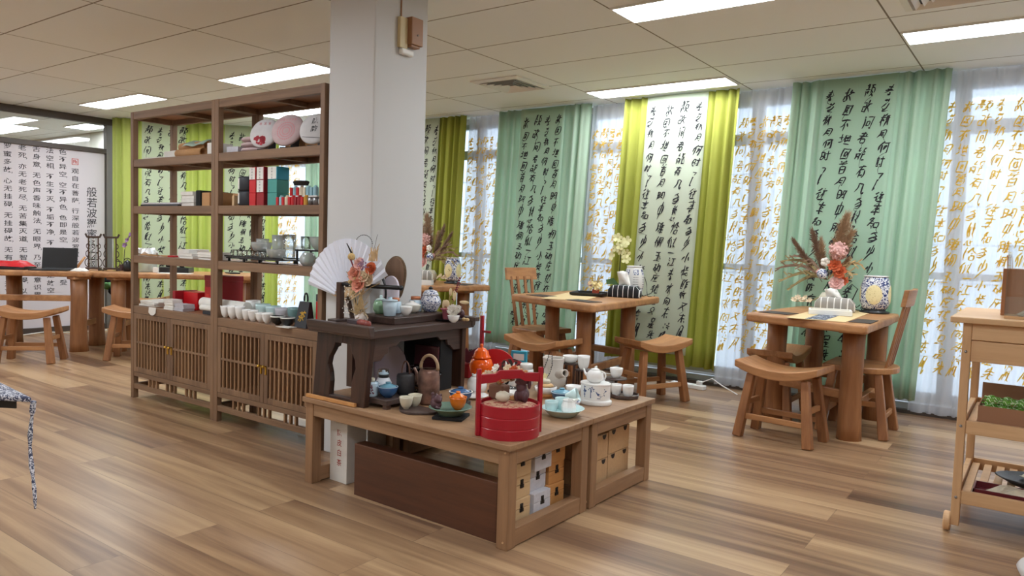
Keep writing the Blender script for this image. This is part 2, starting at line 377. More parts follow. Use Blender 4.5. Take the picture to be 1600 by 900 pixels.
BRUSH = {'春': '2262 2464 1585 504517 5679 4868695949', '花': '2262 3143 6153 4416 2749 6457383979', '秋': '5122 1353 3139 3416 3446 6265 8374 7264559 7489'.replace('7264559', '726459'),
 '月': '323518 327278 7868 3464 3666', '何': '411417 3339 4292 5457 5474 7457 828879', '时': '2228 2242 4248 2545 2848 5393 717878 7868 5667', '了': '2272 726354 5545474959 5948', '往': '4113 4416 3539 6162 5393 5686 7379 4999',
 '事': '1282 346465 6535 1787 5059 5947', '知': '3113 2343 1545 411617 3649 5458 5484 8488 5888', '多': '5113 326464 642617 4555 546718 5676 764919', '少': '5055 3226 7285 845619', '小': '5058 5847 3316 7386', '楼': '1444 3039 3316 3446 6164 4494 5263 8163 567899 865738',
 '昨': '2228 2242 4248 2545 2848 6143 5393 6369 6585 6787', '夜': '5051 1292 3115 2439 543435 537346 5579 6467', '又': '2272 724518 335679', '东': '1282 513517 3585 5059 5947 2718 7789', '风': '312518 3171 717589 8997 4366 634546',
 '故': '1343 3036 2629 2646 4649 2949 6153 5393 734648 5589', '国': '225559 2229 2282 8289 2989 3464 3666 5357 3767'.replace('225559 ', ''), '不': '1282 513516 4449 6476', '堪': '0333 2026 0736 4393 5157 8187 5484 4696 4899', '回': '2229 2282 8289 2989 4447 4464 6467 4767',
 '首': '3021 7061 1282 5143 3439 3474 7479 3676 3979', '明': '1228 1242 4248 1545 1848 626519 6292 9299 6585 6787', '中': '2226 2282 8286 2686 50555949'.replace('50555949', '505559'), '雕': '112518 1141 4148 2343 2545 6052 6269 5292 5494 5696 5898 7278', '栏': '1444 3039 3316 3446 5159 5191 9199 6373 5585 7278',
 '玉': '2272 2575 1989 5259 7688', '砌': '1242 3217 2538 2545 4548 3848 5474 6168 6877 7393 939799 835759', '应': '5051 2292 222519 3457 5456 745658 3989', '犹': '4214 323739 3516 5393 716458 6469 6999 8182', '在': '1282 513417 3439 5585 6369 4989', '只': '3236 3272 7276 3676 4718 6789',
 '是': '3134 3171 7174 3474 1686 5559 5777 3619 3999', '朱': '4123 2383 1585 5059 543618 566889', '颜': '1141 2024 3034 0454 151719 3526 4537 5191 7163 6367 6393 9397 757759 7799', '改': '1242 4245 1545 1518 1848 6153 5393 734649 556689', '问': '2229 2112 4181 8189 8978 4447 4464 6467 4767',
 '君': '2262 6264 1484 2666 513517 4649 4676 7679 4979', '能': '312343 1519 1545 4549 1747 6164 6484 8162 6569 6999 8566', '有': '1282 513417 3439 3474 7479 7968 3656 3777', '几': '323518 3272 727799 9997', '愁': '2111 0232 2026 2214 2336 6065 5263 7263 655486 1819 374979 6768 8788',
 '恰': '2029 1214 3234 604244 606294 5474 5659 5686 8689 5989', '似': '301316 2329 4249 4957 6263 817679 7799', '一': '15355595', '江': '1122 1324 192637 4292 6268 3898', '水': '5059 5947 134328 7155 556789', '向': '4132 2229 2282 8289 8978 4447 4464 6467 4767', '流': '1122 1324 192637 6061 4292 635383 7384 5557 553739 6569 757899'}
def brush_stroke(mb, pts, fn, w, rng, head=1.0):
    n = len(pts); out = []
    if n == 2:                                            # a little bow in straight strokes
        (x0, y0), (x1, y1) = pts; b_ = rng.uniform(-.1, .1); pts = [pts[0], ((x0 + x1) / 2 - b_ * (y1 - y0), (y0 + y1) / 2 + b_ * (x1 - x0)), pts[1]]; n = 3
    for i in range(n - 1):
        p0, p1, p2, p3 = pts[max(i - 1, 0)], pts[i], pts[i + 1], pts[min(i + 2, n - 1)]
        for k in range(4):
            t = k / 4; out.append(tuple(.5 * (2 * b1 + (c - a) * t + (2 * a - 5 * b1 + 4 * c - d) * t * t + (3 * b1 - a - 3 * c + d) * t ** 3) for a, b1, c, d in zip(p0, p1, p2, p3)))
    out.append(pts[-1]); m = len(out); L = []; R = []; f = rng.uniform(.75, 1.3)
    for i, (x, y) in enumerate(out):
        a, b = out[max(i - 1, 0)], out[min(i + 1, m - 1)]; dx, dy = b[0] - a[0], b[1] - a[1]; l = math.hypot(dx, dy) or 1; s = i / (m - 1)
        ww = w * f * head * (.55 + .7 * math.sin(PI * (.12 + .8 * s)) * (1 - .35 * s)) * (1 if s < .8 else (1 - s) / .2 * .75 + .25)
        nx, ny = -dy / l * ww, dx / l * ww; L.append(mb.bm.verts.new(fn(x + nx + .25 * ww, y + ny))); R.append(mb.bm.verts.new(fn(x - nx + .25 * ww, y - ny)))
    for i in range(m - 1): mb.face([L[i], R[i], R[i + 1], L[i + 1]])
def cursive_column(mb, text, x, ztop, zbot, fn, size, rng, bold=.004, link=True):
    tallc = '中了少愁流风'
    w = [rng.uniform(.8, 1.2) * (1.5 if ch in tallc else .55 if ch == '一' else 1) for ch in text]; tot = sum(w); z = ztop; last = None
    for i, ch in enumerate(text):
        h = (ztop - zbot) * w[i] / tot; zc = z - h / 2; z -= h; sy = min(h * .95, size * 1.6) if ch in tallc else min(h * .86, size); sx = size * rng.uniform(.62, .86) * (.75 if ch in tallc else 1)
        dx = rng.uniform(-.012, .012); sl = rng.uniform(.18, .34); rt = rng.uniform(-.12, .06); prev = None
        def g(u, v): u = (u - 4.7) / 9 * sx; v = (4.6 - v) / 9 * sy * (.35 if ch == '一' else 1); u += sl * v; return (dx + u * math.cos(rt) - v * math.sin(rt), zc + u * math.sin(rt) + v * math.cos(rt))
        st = [[g(int(q[k]) + rng.uniform(-.35, .35), int(q[k + 1]) + rng.uniform(-.35, .35)) for k in range(0, len(q), 2)] for q in BRUSH[ch].split()]
        if link and last and rng.random() < .35: brush_stroke(mb, [last, ((last[0] + st[0][0][0]) / 2 - .008, (last[1] + st[0][0][1]) / 2), st[0][0]], lambda u, v: fn(x + u, v), bold * .35, rng)
        for q in st:
            if prev and rng.random() < .45: brush_stroke(mb, [prev, q[0]], lambda u, v: fn(x + u, v), bold * .35, rng)
            brush_stroke(mb, q, lambda u, v: fn(x + u, v), bold, rng); prev = q[-1]
        last = prev

# ---------------------------------------------------------------- room shell
WY = 5.95                                     # plane the curtains hang in
DA = Vector((-8.75, 4.25)); DU = Vector((.642, .767)); DN = Vector((.767, -.642))   # the chamfered corner
def PW(x, d, z): return Vector((x, WY - d, z))
def PD(t, d, z): return Vector((DA.x + DU.x * t + DN.x * d, DA.y + DU.y * t + DN.y * d, z))
o = struct('floor', MB().box(-14, -4.5, -.05, 3.2, 6.16, 0), 'floor')
cp = [(-14, -4.5), (3.2, -4.5), (3.2, 6.16), (-7.2, 6.16), (-8.84, 4.32), (-9.0, 4.75), (-14, 4.75)]
struct('ceiling', MB().prism(cp, lambda u, v, s: (u, v, CEIL + .06 * s)), 'ceiling')
struct('wall_back', MB().box(-14, -4.6, 0, 3.3, -4.5, CEIL), 'paint')
struct('wall_right', MB().box(3.2, -4.5, 0, 3.3, 6.2, CEIL), 'paint')
struct('wall_left', MB().box(-9.0, -4.5, 0, -8.9, .9, CEIL), 'paint')
struct('wall_next_room', MB().box(-14.1, -4.5, 0, -14, 4.85, CEIL).box(-14, 4.75, 0, -9.0, 4.85, CEIL), 'paint')
struct('wall_window', MB().box(-7.2, 6.12, 0, 3.2, 6.2, .1).box(-7.2, 6.12, 2.36, 3.2, 6.2, CEIL), 'paint')
b = MB(); n0, n1 = -.1, -.16
b.prism([(0, 0), (2.44, 0), (2.44, .1), (0, .1)], lambda u, v, s: PD(u - .02, n0 if s == 0 else n1, v))
b.prism([(0, 2.36), (2.44, 2.36), (2.44, CEIL), (0, CEIL)], lambda u, v, s: PD(u - .02, n0 if s == 0 else n1, v))
struct('wall_corner', b, 'paint')
struct('pillar', MB().box(-3.093, 2.6, 0, -2.757, 2.98, CEIL), 'pillar', bevel=.006)
struct('baseboard_window', MB().box(-7.15, 6.06, 0, 3.2, 6.115, .07), 'alu')
struct('trim_1', MB().box(-7.15, 6.0, 0, 3.2, 6.055, .025), 'metal_dark')
def window(k, P, x0, x1):
    f = MB(); w = .05
    def bar(a, b_, z0, z1): f.prism([(a, z0), (b_, z0), (b_, z1), (a, z1)], lambda u, v, s: P(u, -.13 - .045 * s, v))
    bar(x0, x0 + w, .1, 2.36); bar(x1 - w, x1, .1, 2.36)
    for z0, z1 in ((.1, .16), (.98, 1.03), (2.0, 2.09), (2.31, 2.36)): bar(x0 + w, x1 - w, z0, z1)
    fr = struct('window_%d' % k, f, 'alu')
    g = MB().prism([(x0 + w, .16), (x1 - w, .16), (x1 - w, 2.31), (x0 + w, 2.31)], lambda u, v, s: P(u, -.15 - .006 * s, v))
    g.build('glass', 'pane', fr)
for k, (x0, x1) in enumerate(((-7.15, -6.0), (-6.0, -4.82), (-4.82, -3.52), (-3.52, -1.97), (-1.97, -.55), (-.55, .9), (.9, 2.2), (2.2, 3.2))): window(k + 1, lambda x, d, z: Vector((x, WY - d - .03, z)), x0, x1)
for k, (x0, x1) in enumerate(((0, 1.15), (1.15, 2.35))): window(k + 9, lambda x, d, z: PD(x, d + .06, z), x0, x1)
# outside
b = MB().box(-16, 9.5, -.6, 8, 9.8, 3.7)
for z in [(-.4 + .42 * i) for i in range(9)]: b.box(-16, 9.485, z, 8, 9.5, z + .4)
for x in (-6.5, -3.9, -1.3, 1.2): b.box(x, 9.47, -.5, x + .06, 9.49, 3.6)
tag(b.build('building', 'siding'), 'white horizontally clad building seen through the sheer curtains', 'building')
struct('ground_outside', MB().box(-20, 6.2, -.7, 10, 9.5, -.6), 'concrete')  # ground paled to bounce daylight up onto the ceiling

# partition with the sutra poster on the left
PX = -8.93
f = MB()
f.box(PX - .05, .9, 2.36, PX + .03, 4.34, CEIL); f.box(PX - .05, .9, 2.03, PX + .03, 4.24, 2.085); f.box(PX - .05, .9, 0, PX + .03, 4.24, .06)
struct('trim_2', f, 'metal_dark', bevel=.004)
struct('trim_3', MB().box(PX - .05, 4.24, 0, PX + .03, 4.34, 2.36), 'metal_grey', bevel=.004)
struct('window_11', MB().box(PX - .03, .9, 2.085, PX - .024, 4.24, 2.36), 'pane')
struct('partition_panel', MB().box(PX - .03, .9, .06, PX - .01, 4.24, 2.03), 'metal_grey')
pt = thing('poster', 'tall white poster of Chinese sutra text covering the glass partition', 'poster', (PX, 2.6, .06))
MB().box(-.004, -1.6, .0, .004, 1.625, 1.985).build('sheet', 'poster', pt)
SUTRA = [(4.083, 1.58, '般若波羅蜜多心經', .118, .12, 1.0, 1.0), (3.905, 1.80, '观自在菩萨，行深般若波罗蜜多时，照见五', .068, .0815, 1.22, .92),
  (3.776, 2.0, '色不异空，空不异色，色即是空，空即是色，受', .068, .0815, 1.22, .92), (3.645, 2.0, '法空相，不生不灭，不垢不净，不增不减，是故空中', .068, .0815, 1.22, .92),
  (3.512, 2.0, '舌身意，无色声香味触法，无眼界，乃至无意识界', .068, .0815, 1.22, .92), (3.376, 2.0, '老死，亦无老死尽，无苦集灭道，无智亦无得，以无', .068, .0815, 1.22, .92),
  (3.237, 2.0, '罗蜜多故，心无挂碍，无挂碍故，无有恐怖，远离', .068, .0815, 1.22, .92), (3.10, 2.0, '佛依般若波罗蜜多故，得阿耨多罗三藐三菩提', .068, .0815, 1.22, .92)]
for y, z, txt, size, pitch, sx, sy in SUTRA:
    b = MB()
    for ch in txt:
        if ch == '，':
            put_glyph(b, ch, lambda u, v: (.0055, y - 2.6 + .04 + u, z + .05 - .06 + v), size * .8); z -= pitch * .45; continue
        if z < .12: break
        put_glyph(b, ch, lambda u, v: (.0055, y - 2.6 + u, z - .06 + v), size, sx, sy, 0, 0, .008); z -= pitch
    b.build('sutra_line', 'ink_grey', pt)
b = MB(); y, z = 3.905 - 2.6, 1.845
for (a0, b0, a1, b1) in ((-.035, -.035, .035, -.028), (-.035, .028, .035, .035), (-.035, -.035, -.028, .035), (.028, -.035, .035, .035), (-.02, -.02, -.013, .02), (-.02, .013, .006, .02), (0, -.02, .007, .02), (.013, -.02, .02, .01), (-.02, -.003, .02, .003)):
    b.box(.0045, y + a0, z + b0, .006, y + a1, z + b1)
b.build('seal', plain('seal red', S(214, 108, 100), .8), pt)

# ---------------------------------------------------------------- ceiling lights and vents
glowm = glow('light diffuser', (.9, .965, 1.03, 1), LAMP)
def ceiling_light(x0, y0, lx, ly, label):
    t = thing('ceiling_light', label, 'ceiling light', (x0 + lx / 2, y0 + ly / 2, CEIL), 0, 'ceiling panel lights'); a, c = lx / 2, ly / 2
    f = MB(); w = .012
    f.box(-a, -c, -.012, a, -c + w, .0).box(-a, c - w, -.012, a, c, .0).box(-a, -c + w, -.012, -a + w, c - w, .0).box(a - w, -c + w, -.012, a, c - w, .0)
    f.build('frame', 'white', t); MB().box(-a + w, -c + w, -.008, a - w, c - w, -.002).build('diffuser', glowm, t)
gx = lambda j: -5.709 + 1.2308 * j
gy = lambda r: 2.061 + .6139 * r
for j, r, lab in ((-2, 2.5, 'lit ceiling panel light nearest the poster partition'), (0, 2.5, 'lit ceiling panel light above the bookcases, left of the pillar'), (3, 2.5, 'large lit ceiling panel light cut by the top edge right of the pillar'),
        (2, 5.5, 'lit ceiling panel light just in front of the yellow-green curtain'), (4, 4.5, 'lit ceiling panel light at the upper right corner'), (-1, 4.5, 'lit ceiling panel light seen through the top of the right bookcase')):
    ceiling_light(gx(j) + .01, gy(r) + .005, 1.21, .29, lab)
for j in (-2, 1, 4):  # unseen panels added behind the camera for ambient light
    for r in (-1.5, -4.0, -7.5): ceiling_light(gx(j) + .01, gy(r) + .005, 1.21, .29, 'unseen ceiling panel light added behind the viewpoint for ambient light')
ceiling_light(gx(6), gy(2.5), 1.21, .29, 'lit ceiling panel light at the far right beyond the trolley')
ceiling_light(-11.75, 3.8, 1.2, .4, 'lit ceiling panel light beyond the partition above the poster')
ceiling_light(-10.1, 4.28, .6, .3, 'small lit ceiling light beyond the partition at its right end')
ceiling_light(-12, 1.2, 1.2, .4, 'lit ceiling panel light beyond the partition, out of view')
def vent(x, y, sx, sy, label):
    t = thing('ceiling_vent', label, 'air vent', (x, y, CEIL), 0, 'square ceiling vents'); f = MB(); a, c = sx / 2, sy / 2
    def sq(b, a0, c0, z0, a1, c1, z1):
        p = [b.bm.verts.new(q) for q in ((-a0, -c0, z0), (a0, -c0, z0), (a0, c0, z0), (-a0, c0, z0))]; q = [b.bm.verts.new(q) for q in ((-a1, -c1, z1), (a1, -c1, z1), (a1, c1, z1), (-a1, c1, z1))]
        for i in range(4): b.face([p[i], p[(i + 1) % 4], q[(i + 1) % 4], q[i]])
    sq(f, a, c, -.001, a, c, -.01); sq(f, a, c, -.01, a * .84, c * .84, -.02); sq(f, a * .84, c * .84, -.02, a * .8, c * .8, 0)
    f.build('frame', 'white', t)
    for k in range(4):
        s0 = .78 - .17 * k; l = MB(); sq(l, a * s0, c * s0, -.022, a * (s0 - .1), c * (s0 - .1), -.004); l.build('louvre', 'white', t, solid=.002)
    MB().box(-a * .8, -c * .8, -.003, a * .8, c * .8, -.0015).build('duct', 'black', t)
vent(-3.62, 4.92, .46, .5, 'square ceiling vent right of the pillar'); vent(-.44, 4.17, .5, .5, 'square ceiling vent cut by the top edge at right')

# alarm box high on the pillar
t = thing('alarm_box', 'brown alarm box with a white sensor and cable high on the pillar', 'alarm', (-2.7565, 2.82, 2.2)); M['alarm'] = plain('tan plastic', S(158, 116, 84), .5)
MB().box(0, -.068, -.075, .022, -.012, .08).build('back_box', plain('cream plastic', S(206, 190, 148), .5), t, bevel=.004); MB().box(0, -.012, -.05, .05, .072, .088).build('housing', 'alarm', t, bevel=.004); MB().box(.001, -.004, -.062, .04, .06, -.0505).build('housing_foot', 'alarm', t, bevel=.003)
MB().box(0, -.06, -.108, .03, .03, -.0755).build('sensor', 'white', t, bevel=.01, segs=3); MB().ball((.052, .03, -.0), .005, 8, 6).build('screw', 'steel', t); MB().tube([(.004, -.045, .08), (.004, -.045, CEIL - 2.2)], .004, 6).build('cable', 'alarm', t)

# ---------------------------------------------------------------- curtains
def fold(x, seed, amp, wl):
    p = 2 * PI * x / wl + 1.1 * math.sin(2.9 * x / wl + seed) + seed
    return amp * (math.sin(p) + .35 * math.sin(2.13 * p + seed) + .3 * math.sin(.47 * p))
SH = .045
def make_curtain(label, P, x0, x1, banners, zb, fm, bm_, cols, seed, sh=SH, wl=.085, zt=2.425, inkm='ink', btop=None, size=.097):
    mid = P((x0 + x1) / 2, 0, 0)
    t = thing('curtain', label, 'curtain', (0, 0, 0), 0, 'calligraphy curtains')
    def amp(x):
        a = 1.0
        for b0, b1 in banners:
            if b0 - .03 < x < b1 + .03: a = .1
        return a
    def f(i, j):
        x = x0 + (x1 - x0) * i; z = zt + (zb - zt) * j
        a = amp(x) * (.024 + .01 * j)
        hem = .012 * math.sin(9 * x + seed)
        return P(x + sh * (z - 2.4), .075 + fold(x, seed, a, wl) + .01 * j * math.sin(3 * x), z + (hem * j if amp(x) > .5 else 0))
    MB().grid(max(12, int((x1 - x0) / .011)), 14, f).build('curtain_cloth', fm, t, smooth=True, solid=.002)
    bd = lambda x, z: .092 + .006 * math.sin(x * 11 + seed + z)
    for b0, b1 in banners:
        def bf(i, j):
            x = b0 + (b1 - b0) * i; z = zt - .002 + (zb + .1 - zt) * j
            return P(x + sh * (z - 2.4), bd(x, 2 - 2 * j), z)
        g = MB().grid(14, 20, bf)
        g.build('calligraphy_banner', bm_, t, smooth=True, solid=.0015)
    rng = random.Random(seed)
    for x, key in cols:
        w = MB(); cursive_column(w, POEM[key], x, 2.35 if key != 'face' else 2.37, zb + .2, lambda u, z: P(u + sh * (z - 2.4), bd(u, 2 - 2 * (zt - z) / (zt - zb - .1)) + .0035, z), size, rng); w.build('calligraphy_line', inkm, t)
    return t
M['c_olive'] = cloth('olive curtain', S(168, 170, 82), .3, S(190, 190, 96)); M['c_yellow'] = cloth('yellow green curtain', S(178, 180, 90), .36, S(196, 198, 100))
M['c_mint'] = cloth('mint curtain', S(206, 222, 204), .5, S(208, 230, 208)); M['c_lime'] = cloth('lime curtain', S(208, 216, 132), .5, S(220, 228, 146))
M['b_pale'] = cloth('pale banner', S(228, 234, 218), .45, S(222, 232, 210)); M['b_mint'] = cloth('mint banner', S(206, 228, 210), .48, S(208, 232, 214))
M['b_lime'] = cloth('pale lime banner', S(226, 234, 212), .5, S(226, 236, 214))
make_curtain('olive curtain with a pale calligraphy banner, partly behind the pillar and dried flowers', PW, -6.12, -4.886, [(-5.83, -5.216)], .16, 'c_olive', 'b_pale', [(-5.72, 'spring'), (-5.51, 'home'), (-5.385, 'face'), (-5.262, 'spring')], 1)
make_curtain('mint green curtain with a calligraphy banner behind the chair with the slatted back', PW, -4.477, -3.421, [(-4.167, -3.68)], .14, 'c_mint', 'b_mint', [(-4.1, 'home'), (-3.985, 'face'), (-3.868, 'spring'), (-3.75, 'home')], 2)
make_curtain('bright yellow-green curtain with a pale calligraphy banner, under a ceiling light', PW, -3.065, -2.064, [(-2.861, -2.321)], .15, 'c_yellow', 'b_pale', [(-2.8, 'spring'), (-2.655, 'home'), (-2.52, 'face'), (-2.385, 'spring')], 3)
make_curtain('wide mint green curtain with calligraphy banner behind the pampas flowers', PW, -1.654, -.611, [(-1.429, -.929)], .13, 'c_mint', 'b_mint', [(-1.372, 'spring'), (-1.242, 'home'), (-1.112, 'face'), (-.986, 'spring')], 4)
make_curtain('lime curtain with two calligraphy banners seen through the bookcases', PD, 0, 1.81, [(.31, .78), (1.2, 1.66)], .13, 'c_lime', 'b_lime', [(.375, 'face'), (.51, 'spring'), (.635, 'home'), (.755, 'face'), (1.285, 'spring'), (1.4, 'home'), (1.52, 'face'), (1.63, 'spring')], 5, sh=0, wl=.1)
make_curtain('narrow mint curtain at the corner beside the pillar', PD, 2.12, 2.3, [], .13, 'c_mint', 'b_mint', [], 6, sh=0)
make_curtain('yellow-green curtain at the far right beyond the trolley', PW, .75, 1.7, [(1.0, 1.5)], .14, 'c_yellow', 'b_pale', [(1.06, 'spring'), (1.19, 'home'), (1.31, 'face'), (1.44, 'spring')], 8)
M['sheer'] = sheer('white sheer', S(238, 238, 242), .7)
def make_sheer(label, P, x0, x1, seed, cols, sh=SH):
    t = thing('sheer_curtain', label, 'sheer curtain', (0, 0, 0), 0, 'white sheer curtains with gold calligraphy')
    d = lambda x: -.045 + fold(x, seed, .013, .075)
    MB().grid(max(10, int((x1 - x0) / .012)), 6, lambda i, j: P(x0 + (x1 - x0) * i + sh * (2.425 - 2.4 - 2.405 * j), d(x0 + (x1 - x0) * i), 2.425 - 2.405 * j)).build('sheer_cloth', 'sheer', t, smooth=True)
    rng = random.Random(seed)
    for x, key in cols: w = MB(); cursive_column(w, POEM[key], x, 2.22, .3, lambda u, z: P(u + sh * (z - 2.4), d(u) + .005, z), .1, rng, .0036, False); w.build('gold_calligraphy_line', 'gold_ink', t)
cyc = ['spring', 'home', 'face']
def gc(x0, x1, s, st=.085): return [(x0 + st * (i + .6), cyc[(i + s) % 3]) for i in range(int((x1 - x0 - .03) / st))]
make_sheer('white gold-lettered sheer curtain between the olive and mint curtains', PW, -4.93, -4.42, 11, gc(-4.93, -4.42, 0))
make_sheer('white gold-lettered sheer curtain behind the yellow orchid', PW, -3.47, -3.0, 12, gc(-3.47, -3.0, 1))
make_sheer('white gold-lettered sheer curtain between the yellow-green and wide mint curtains', PW, -2.11, -1.57, 13, gc(-2.11, -1.57, 2))
make_sheer('wide white sheer curtain behind the trolley', PW, -.66, .8, 14, gc(-.66, .8, 0, .1))
make_sheer('white sheer curtain hidden behind the pillar', PW, -7.1, -6.05, 15, [])
make_sheer('white sheer curtain seen through the right bookcase', PD, 1.78, 2.15, 16, gc(1.78, 2.15, 1), sh=0)
make_sheer('white sheer curtain at the far right end of the window wall', PW, 1.65, 3.1, 17, [])

# ---------------------------------------------------------------- bookcases
def bookcase(x0, label, gx_list):
    t = thing('bookcase', label, 'bookcase', (x0, 2.588, 0), 0, 'open bookcases with slatted doors'); W, D, H, p = .9965, .315, 1.952, .036
    for px in (0, W - p):
        for py in (0, D - p): MB().box(px, py, 0, px + p, py + p, H).build('post', 'shelf_v', t, bevel=.003)
    for z, name in ((H, 'top_frame'), (1.632, 'shelf'), (1.318, 'shelf'), (.984, 'shelf'), (.640, 'shelf')):
        b = MB(); h = .05
        b.box(p, .003, z - h, W - p, p - .003, z); b.box(p, D - p + .003, z - h, W - p, D - .003, z)
        b.box(.003, p, z - h, p - .003, D - p, z); b.box(W - p + .003, p, z - h, W - .003, D - p, z); b.box(W / 2 - .015, p - .003, z - .045, W / 2 + .015, D - p + .003, z - .017)
        s = b.build(name, 'shelf', t, bevel=.002)
        MB().box(p - .004, p - .004, z - .016, W - p + .004, D - p + .004, z - .001).build('shelf_board', 'board', s)
    b = MB()
    b.box(p, .004, .152, W - p, p - .004, .182); b.box(p, .004, .066, W - p, p - .006, .1); b.box(p, D - p, .152, W - p, D - .004, .182); b.box(p, D - p, .066, W - p, D - .006, .1)
    for px in (.004, W - p + .004): b.box(px, p, .152, px + p - .008, D - p, .182); b.box(px, p, .066, px + p - .008, D - p, .1)
    b.build('base_rail', 'shelf', t, bevel=.002)
    for gx_ in gx_list:
        for k in (-1, 0, 1): MB().box(gx_ + k * .048 - .007, .008, .098, gx_ + k * .048 + .007, .026, .154).build('spindle', 'low_v', t, bevel=.002)
    MB().box(p - .004, D - .02, .18, W - p + .004, D - .012, .6).build('cabinet_back', 'board', t)
    MB().box(p - .004, p, .172, W - p + .004, D - p, .18).build('cabinet_base', 'board', t)
    for px in (.008, W - .018): MB().box(px, p - .003, .18, px + .01, D - p + .003, .6).build('side_panel', 'shelf_v', t)
    xm = W / 2
    for a, c, kx in ((p + .002, xm - .0015, xm - .022), (xm + .0015, W - p - .002, xm + .022)):
        f = MB(); z0, z1, w = .184, .588, .034
        f.box(a, .002, z0, a + w, .022, z1).box(c - w, .002, z0, c, .022, z1).box(a + w, .002, z0, c - w, .022, z0 + w).box(a + w, .002, z1 - w, c - w, .022, z1)
        d = f.build('door', 'shelf_v', t, bevel=.002)
        n = 10; s = MB(); pitch = (c - a - 2 * w) / n
        for k in range(n): s.box(a + w + pitch * (k + .28), .007, z0 + w - .003, a + w + pitch * (k + .28) + .0135, .019, z1 - w + .003)
        s.build('slats', 'low_v', d)
        MB().box(a + w - .003, .004, .385, c - w + .003, .012, .398).build('mid_rail', 'shelf', d)
        MB().tube([(kx, .003, .40), (kx, -.014, .40)], .004, 8).ball((kx, -.018, .40), .009).build('knob', 'brass', d, smooth=True)
        MB().box(kx - .006, -.004, .352, kx + .006, .003, .396).build('escutcheon', 'brass', d, bevel=.001)
    return t
bookcase(-5.104, 'tall brown open bookcase holding scrolls, white books and the big red gift box', [.27, .49, .72])
bookcase(-4.1065, 'tall brown open bookcase beside the pillar holding tea cakes, tea boxes and glassware', [.24, .49, .73])

# ---------------------------------------------------------------- low display tables
def display_table(loc, label):
    t = thing('display_table', label, 'low table', loc, -.0234, 'low brown display tables'); W, D, H = 1.2228, .588, .405; m, w = .012, .052
    MB().box(0, 0, H - .024, W, D, H).build('tabletop', 'low', t, bevel=.003)
    for px in (m, W - m - w):
        for py in (m, D - m - w): MB().box(px, py, 0, px + w, py + w, H - .024).build('leg', 'low_v', t, bevel=.003)
    for a in ((m + w, m + .004, W - m - w, m + w - .008), (m + w, D - m - w + .008, W - m - w, D - m - .004)): MB().box(a[0], a[1], H - .085, a[2], a[3], H - .024).build('apron', 'low', t, bevel=.002)
    for px in (m + .004, W - m - w + .004):
        MB().box(px, m + w, H - .085, px + w - .008, D - m - w, H - .024).build('apron', 'low_y', t, bevel=.002)
        MB().box(px, m + w, .005, px + w - .006, D - m - w, .072).build('lower_rail', 'low_y', t, bevel=.002)
    r = MB()
    for k in ((W - m - .012, .02, .35), (W - m - .012, D - .04, .35), (W - .03, .0105, .37), (W - .03, .0105, .03)): r.ball(k, .005, 8, 5)
    r.build('peg', 'beech', t)
    return t
display_table((-2.78, 2.2064, 0), 'low brown wooden display table in front, carrying the red lacquer box')
display_table((-2.78 + .588 * .0234, 2.2064 + .590, 0), 'low brown wooden display table behind, carrying the white teaware')
t = thing('storage_chest', 'long dark walnut chest standing on the floor under the front display table', 'chest', (-2.05, 2.265, 0), -.0234)
MB().box(-.41, -.03, 0, .405, .03, .235).build('panel', 'walnut', t, bevel=.003); MB().box(.4055, -.03, 0, .413, .03, .235).build('end_panel', 'darkwood_v', t, bevel=.002)
t = thing('tall_carton', 'tall narrow white carton with red vertical writing under the table corner', 'carton', (-2.645, 2.375, 0), -.02)
MB().box(-.062, -.06, 0, .058, .06, .315).build('carton_body', 'paper', t, bevel=.002)
b = MB(); z = .235
for ch in '陈皮白茶': put_glyph(b, ch, lambda u, v: (.005 + u, -.0608, z + v), .034, 1, 1, 0, 0, .01); z -= .047
b.build('lettering', plain('faded red ink', S(172, 70, 60), .8), t)
# small boxes on the right side of the front table
def latch_box(x, y, z, w, h, dpt, mat, label, rz=0):
    t = thing('latch_box', label, 'wooden box', (x, y, z), -.0234 + rz, 'small latched boxes under the front table')
    MB().box(-dpt, -w / 2, 0, 0, w / 2, h * .6 - .001).build('body', mat, t, bevel=.0015); MB().box(-dpt, -w / 2, h * .6 + .001, 0, w / 2, h).build('lid', mat, t, bevel=.0015)
    b = MB(); b.box(-.0005, -.009, h * .62, .003, .009, h * .82).box(-.0005, -.012, h * .45, .004, .012, h * .6).box(.003, -.004, h * .5, .006, .004, h * .72); b.build('latch', 'iron', t, bevel=.001)
MB_shelf = thing('plinth_board', 'low board carrying the small latched boxes under the front table', 'board', (-1.69, 2.5, 0), -.0234)
MB().box(-.16, -.2, 0, .058, .215, .045).build('board', 'low_y', MB_shelf, bevel=.002)
for col, (y, w, mat, nm) in enumerate(((2.372, .118, 'boxwood', 'pale wooden'), (2.503, .118, 'boxgrey', 'pale grey'), (2.63, .115, 'boxorange', 'orange-brown wooden'))):
    for row in range(3):
        pos = ('lowest', 'middle', 'topmost')[row]
        latch_box(-1.632 - (.02 if row == 1 else 0) + (.012 if (row + col) % 2 else 0), y + (.006 if row == 1 else -.003), .046 + .0925 * row, w, .092, .15, mat, '%s latched box, %s of the %s stack under the front table' % (nm, pos, ('front', 'middle', 'back')[col]))
t = thing('plinth_board', 'low board carrying the cardboard cartons under the rear table', 'board', (-1.69, 3.09, 0), -.0234)
MB().box(-.2, -.215, 0, .058, .215, .045).build('board', 'low_y', t, bevel=.002)
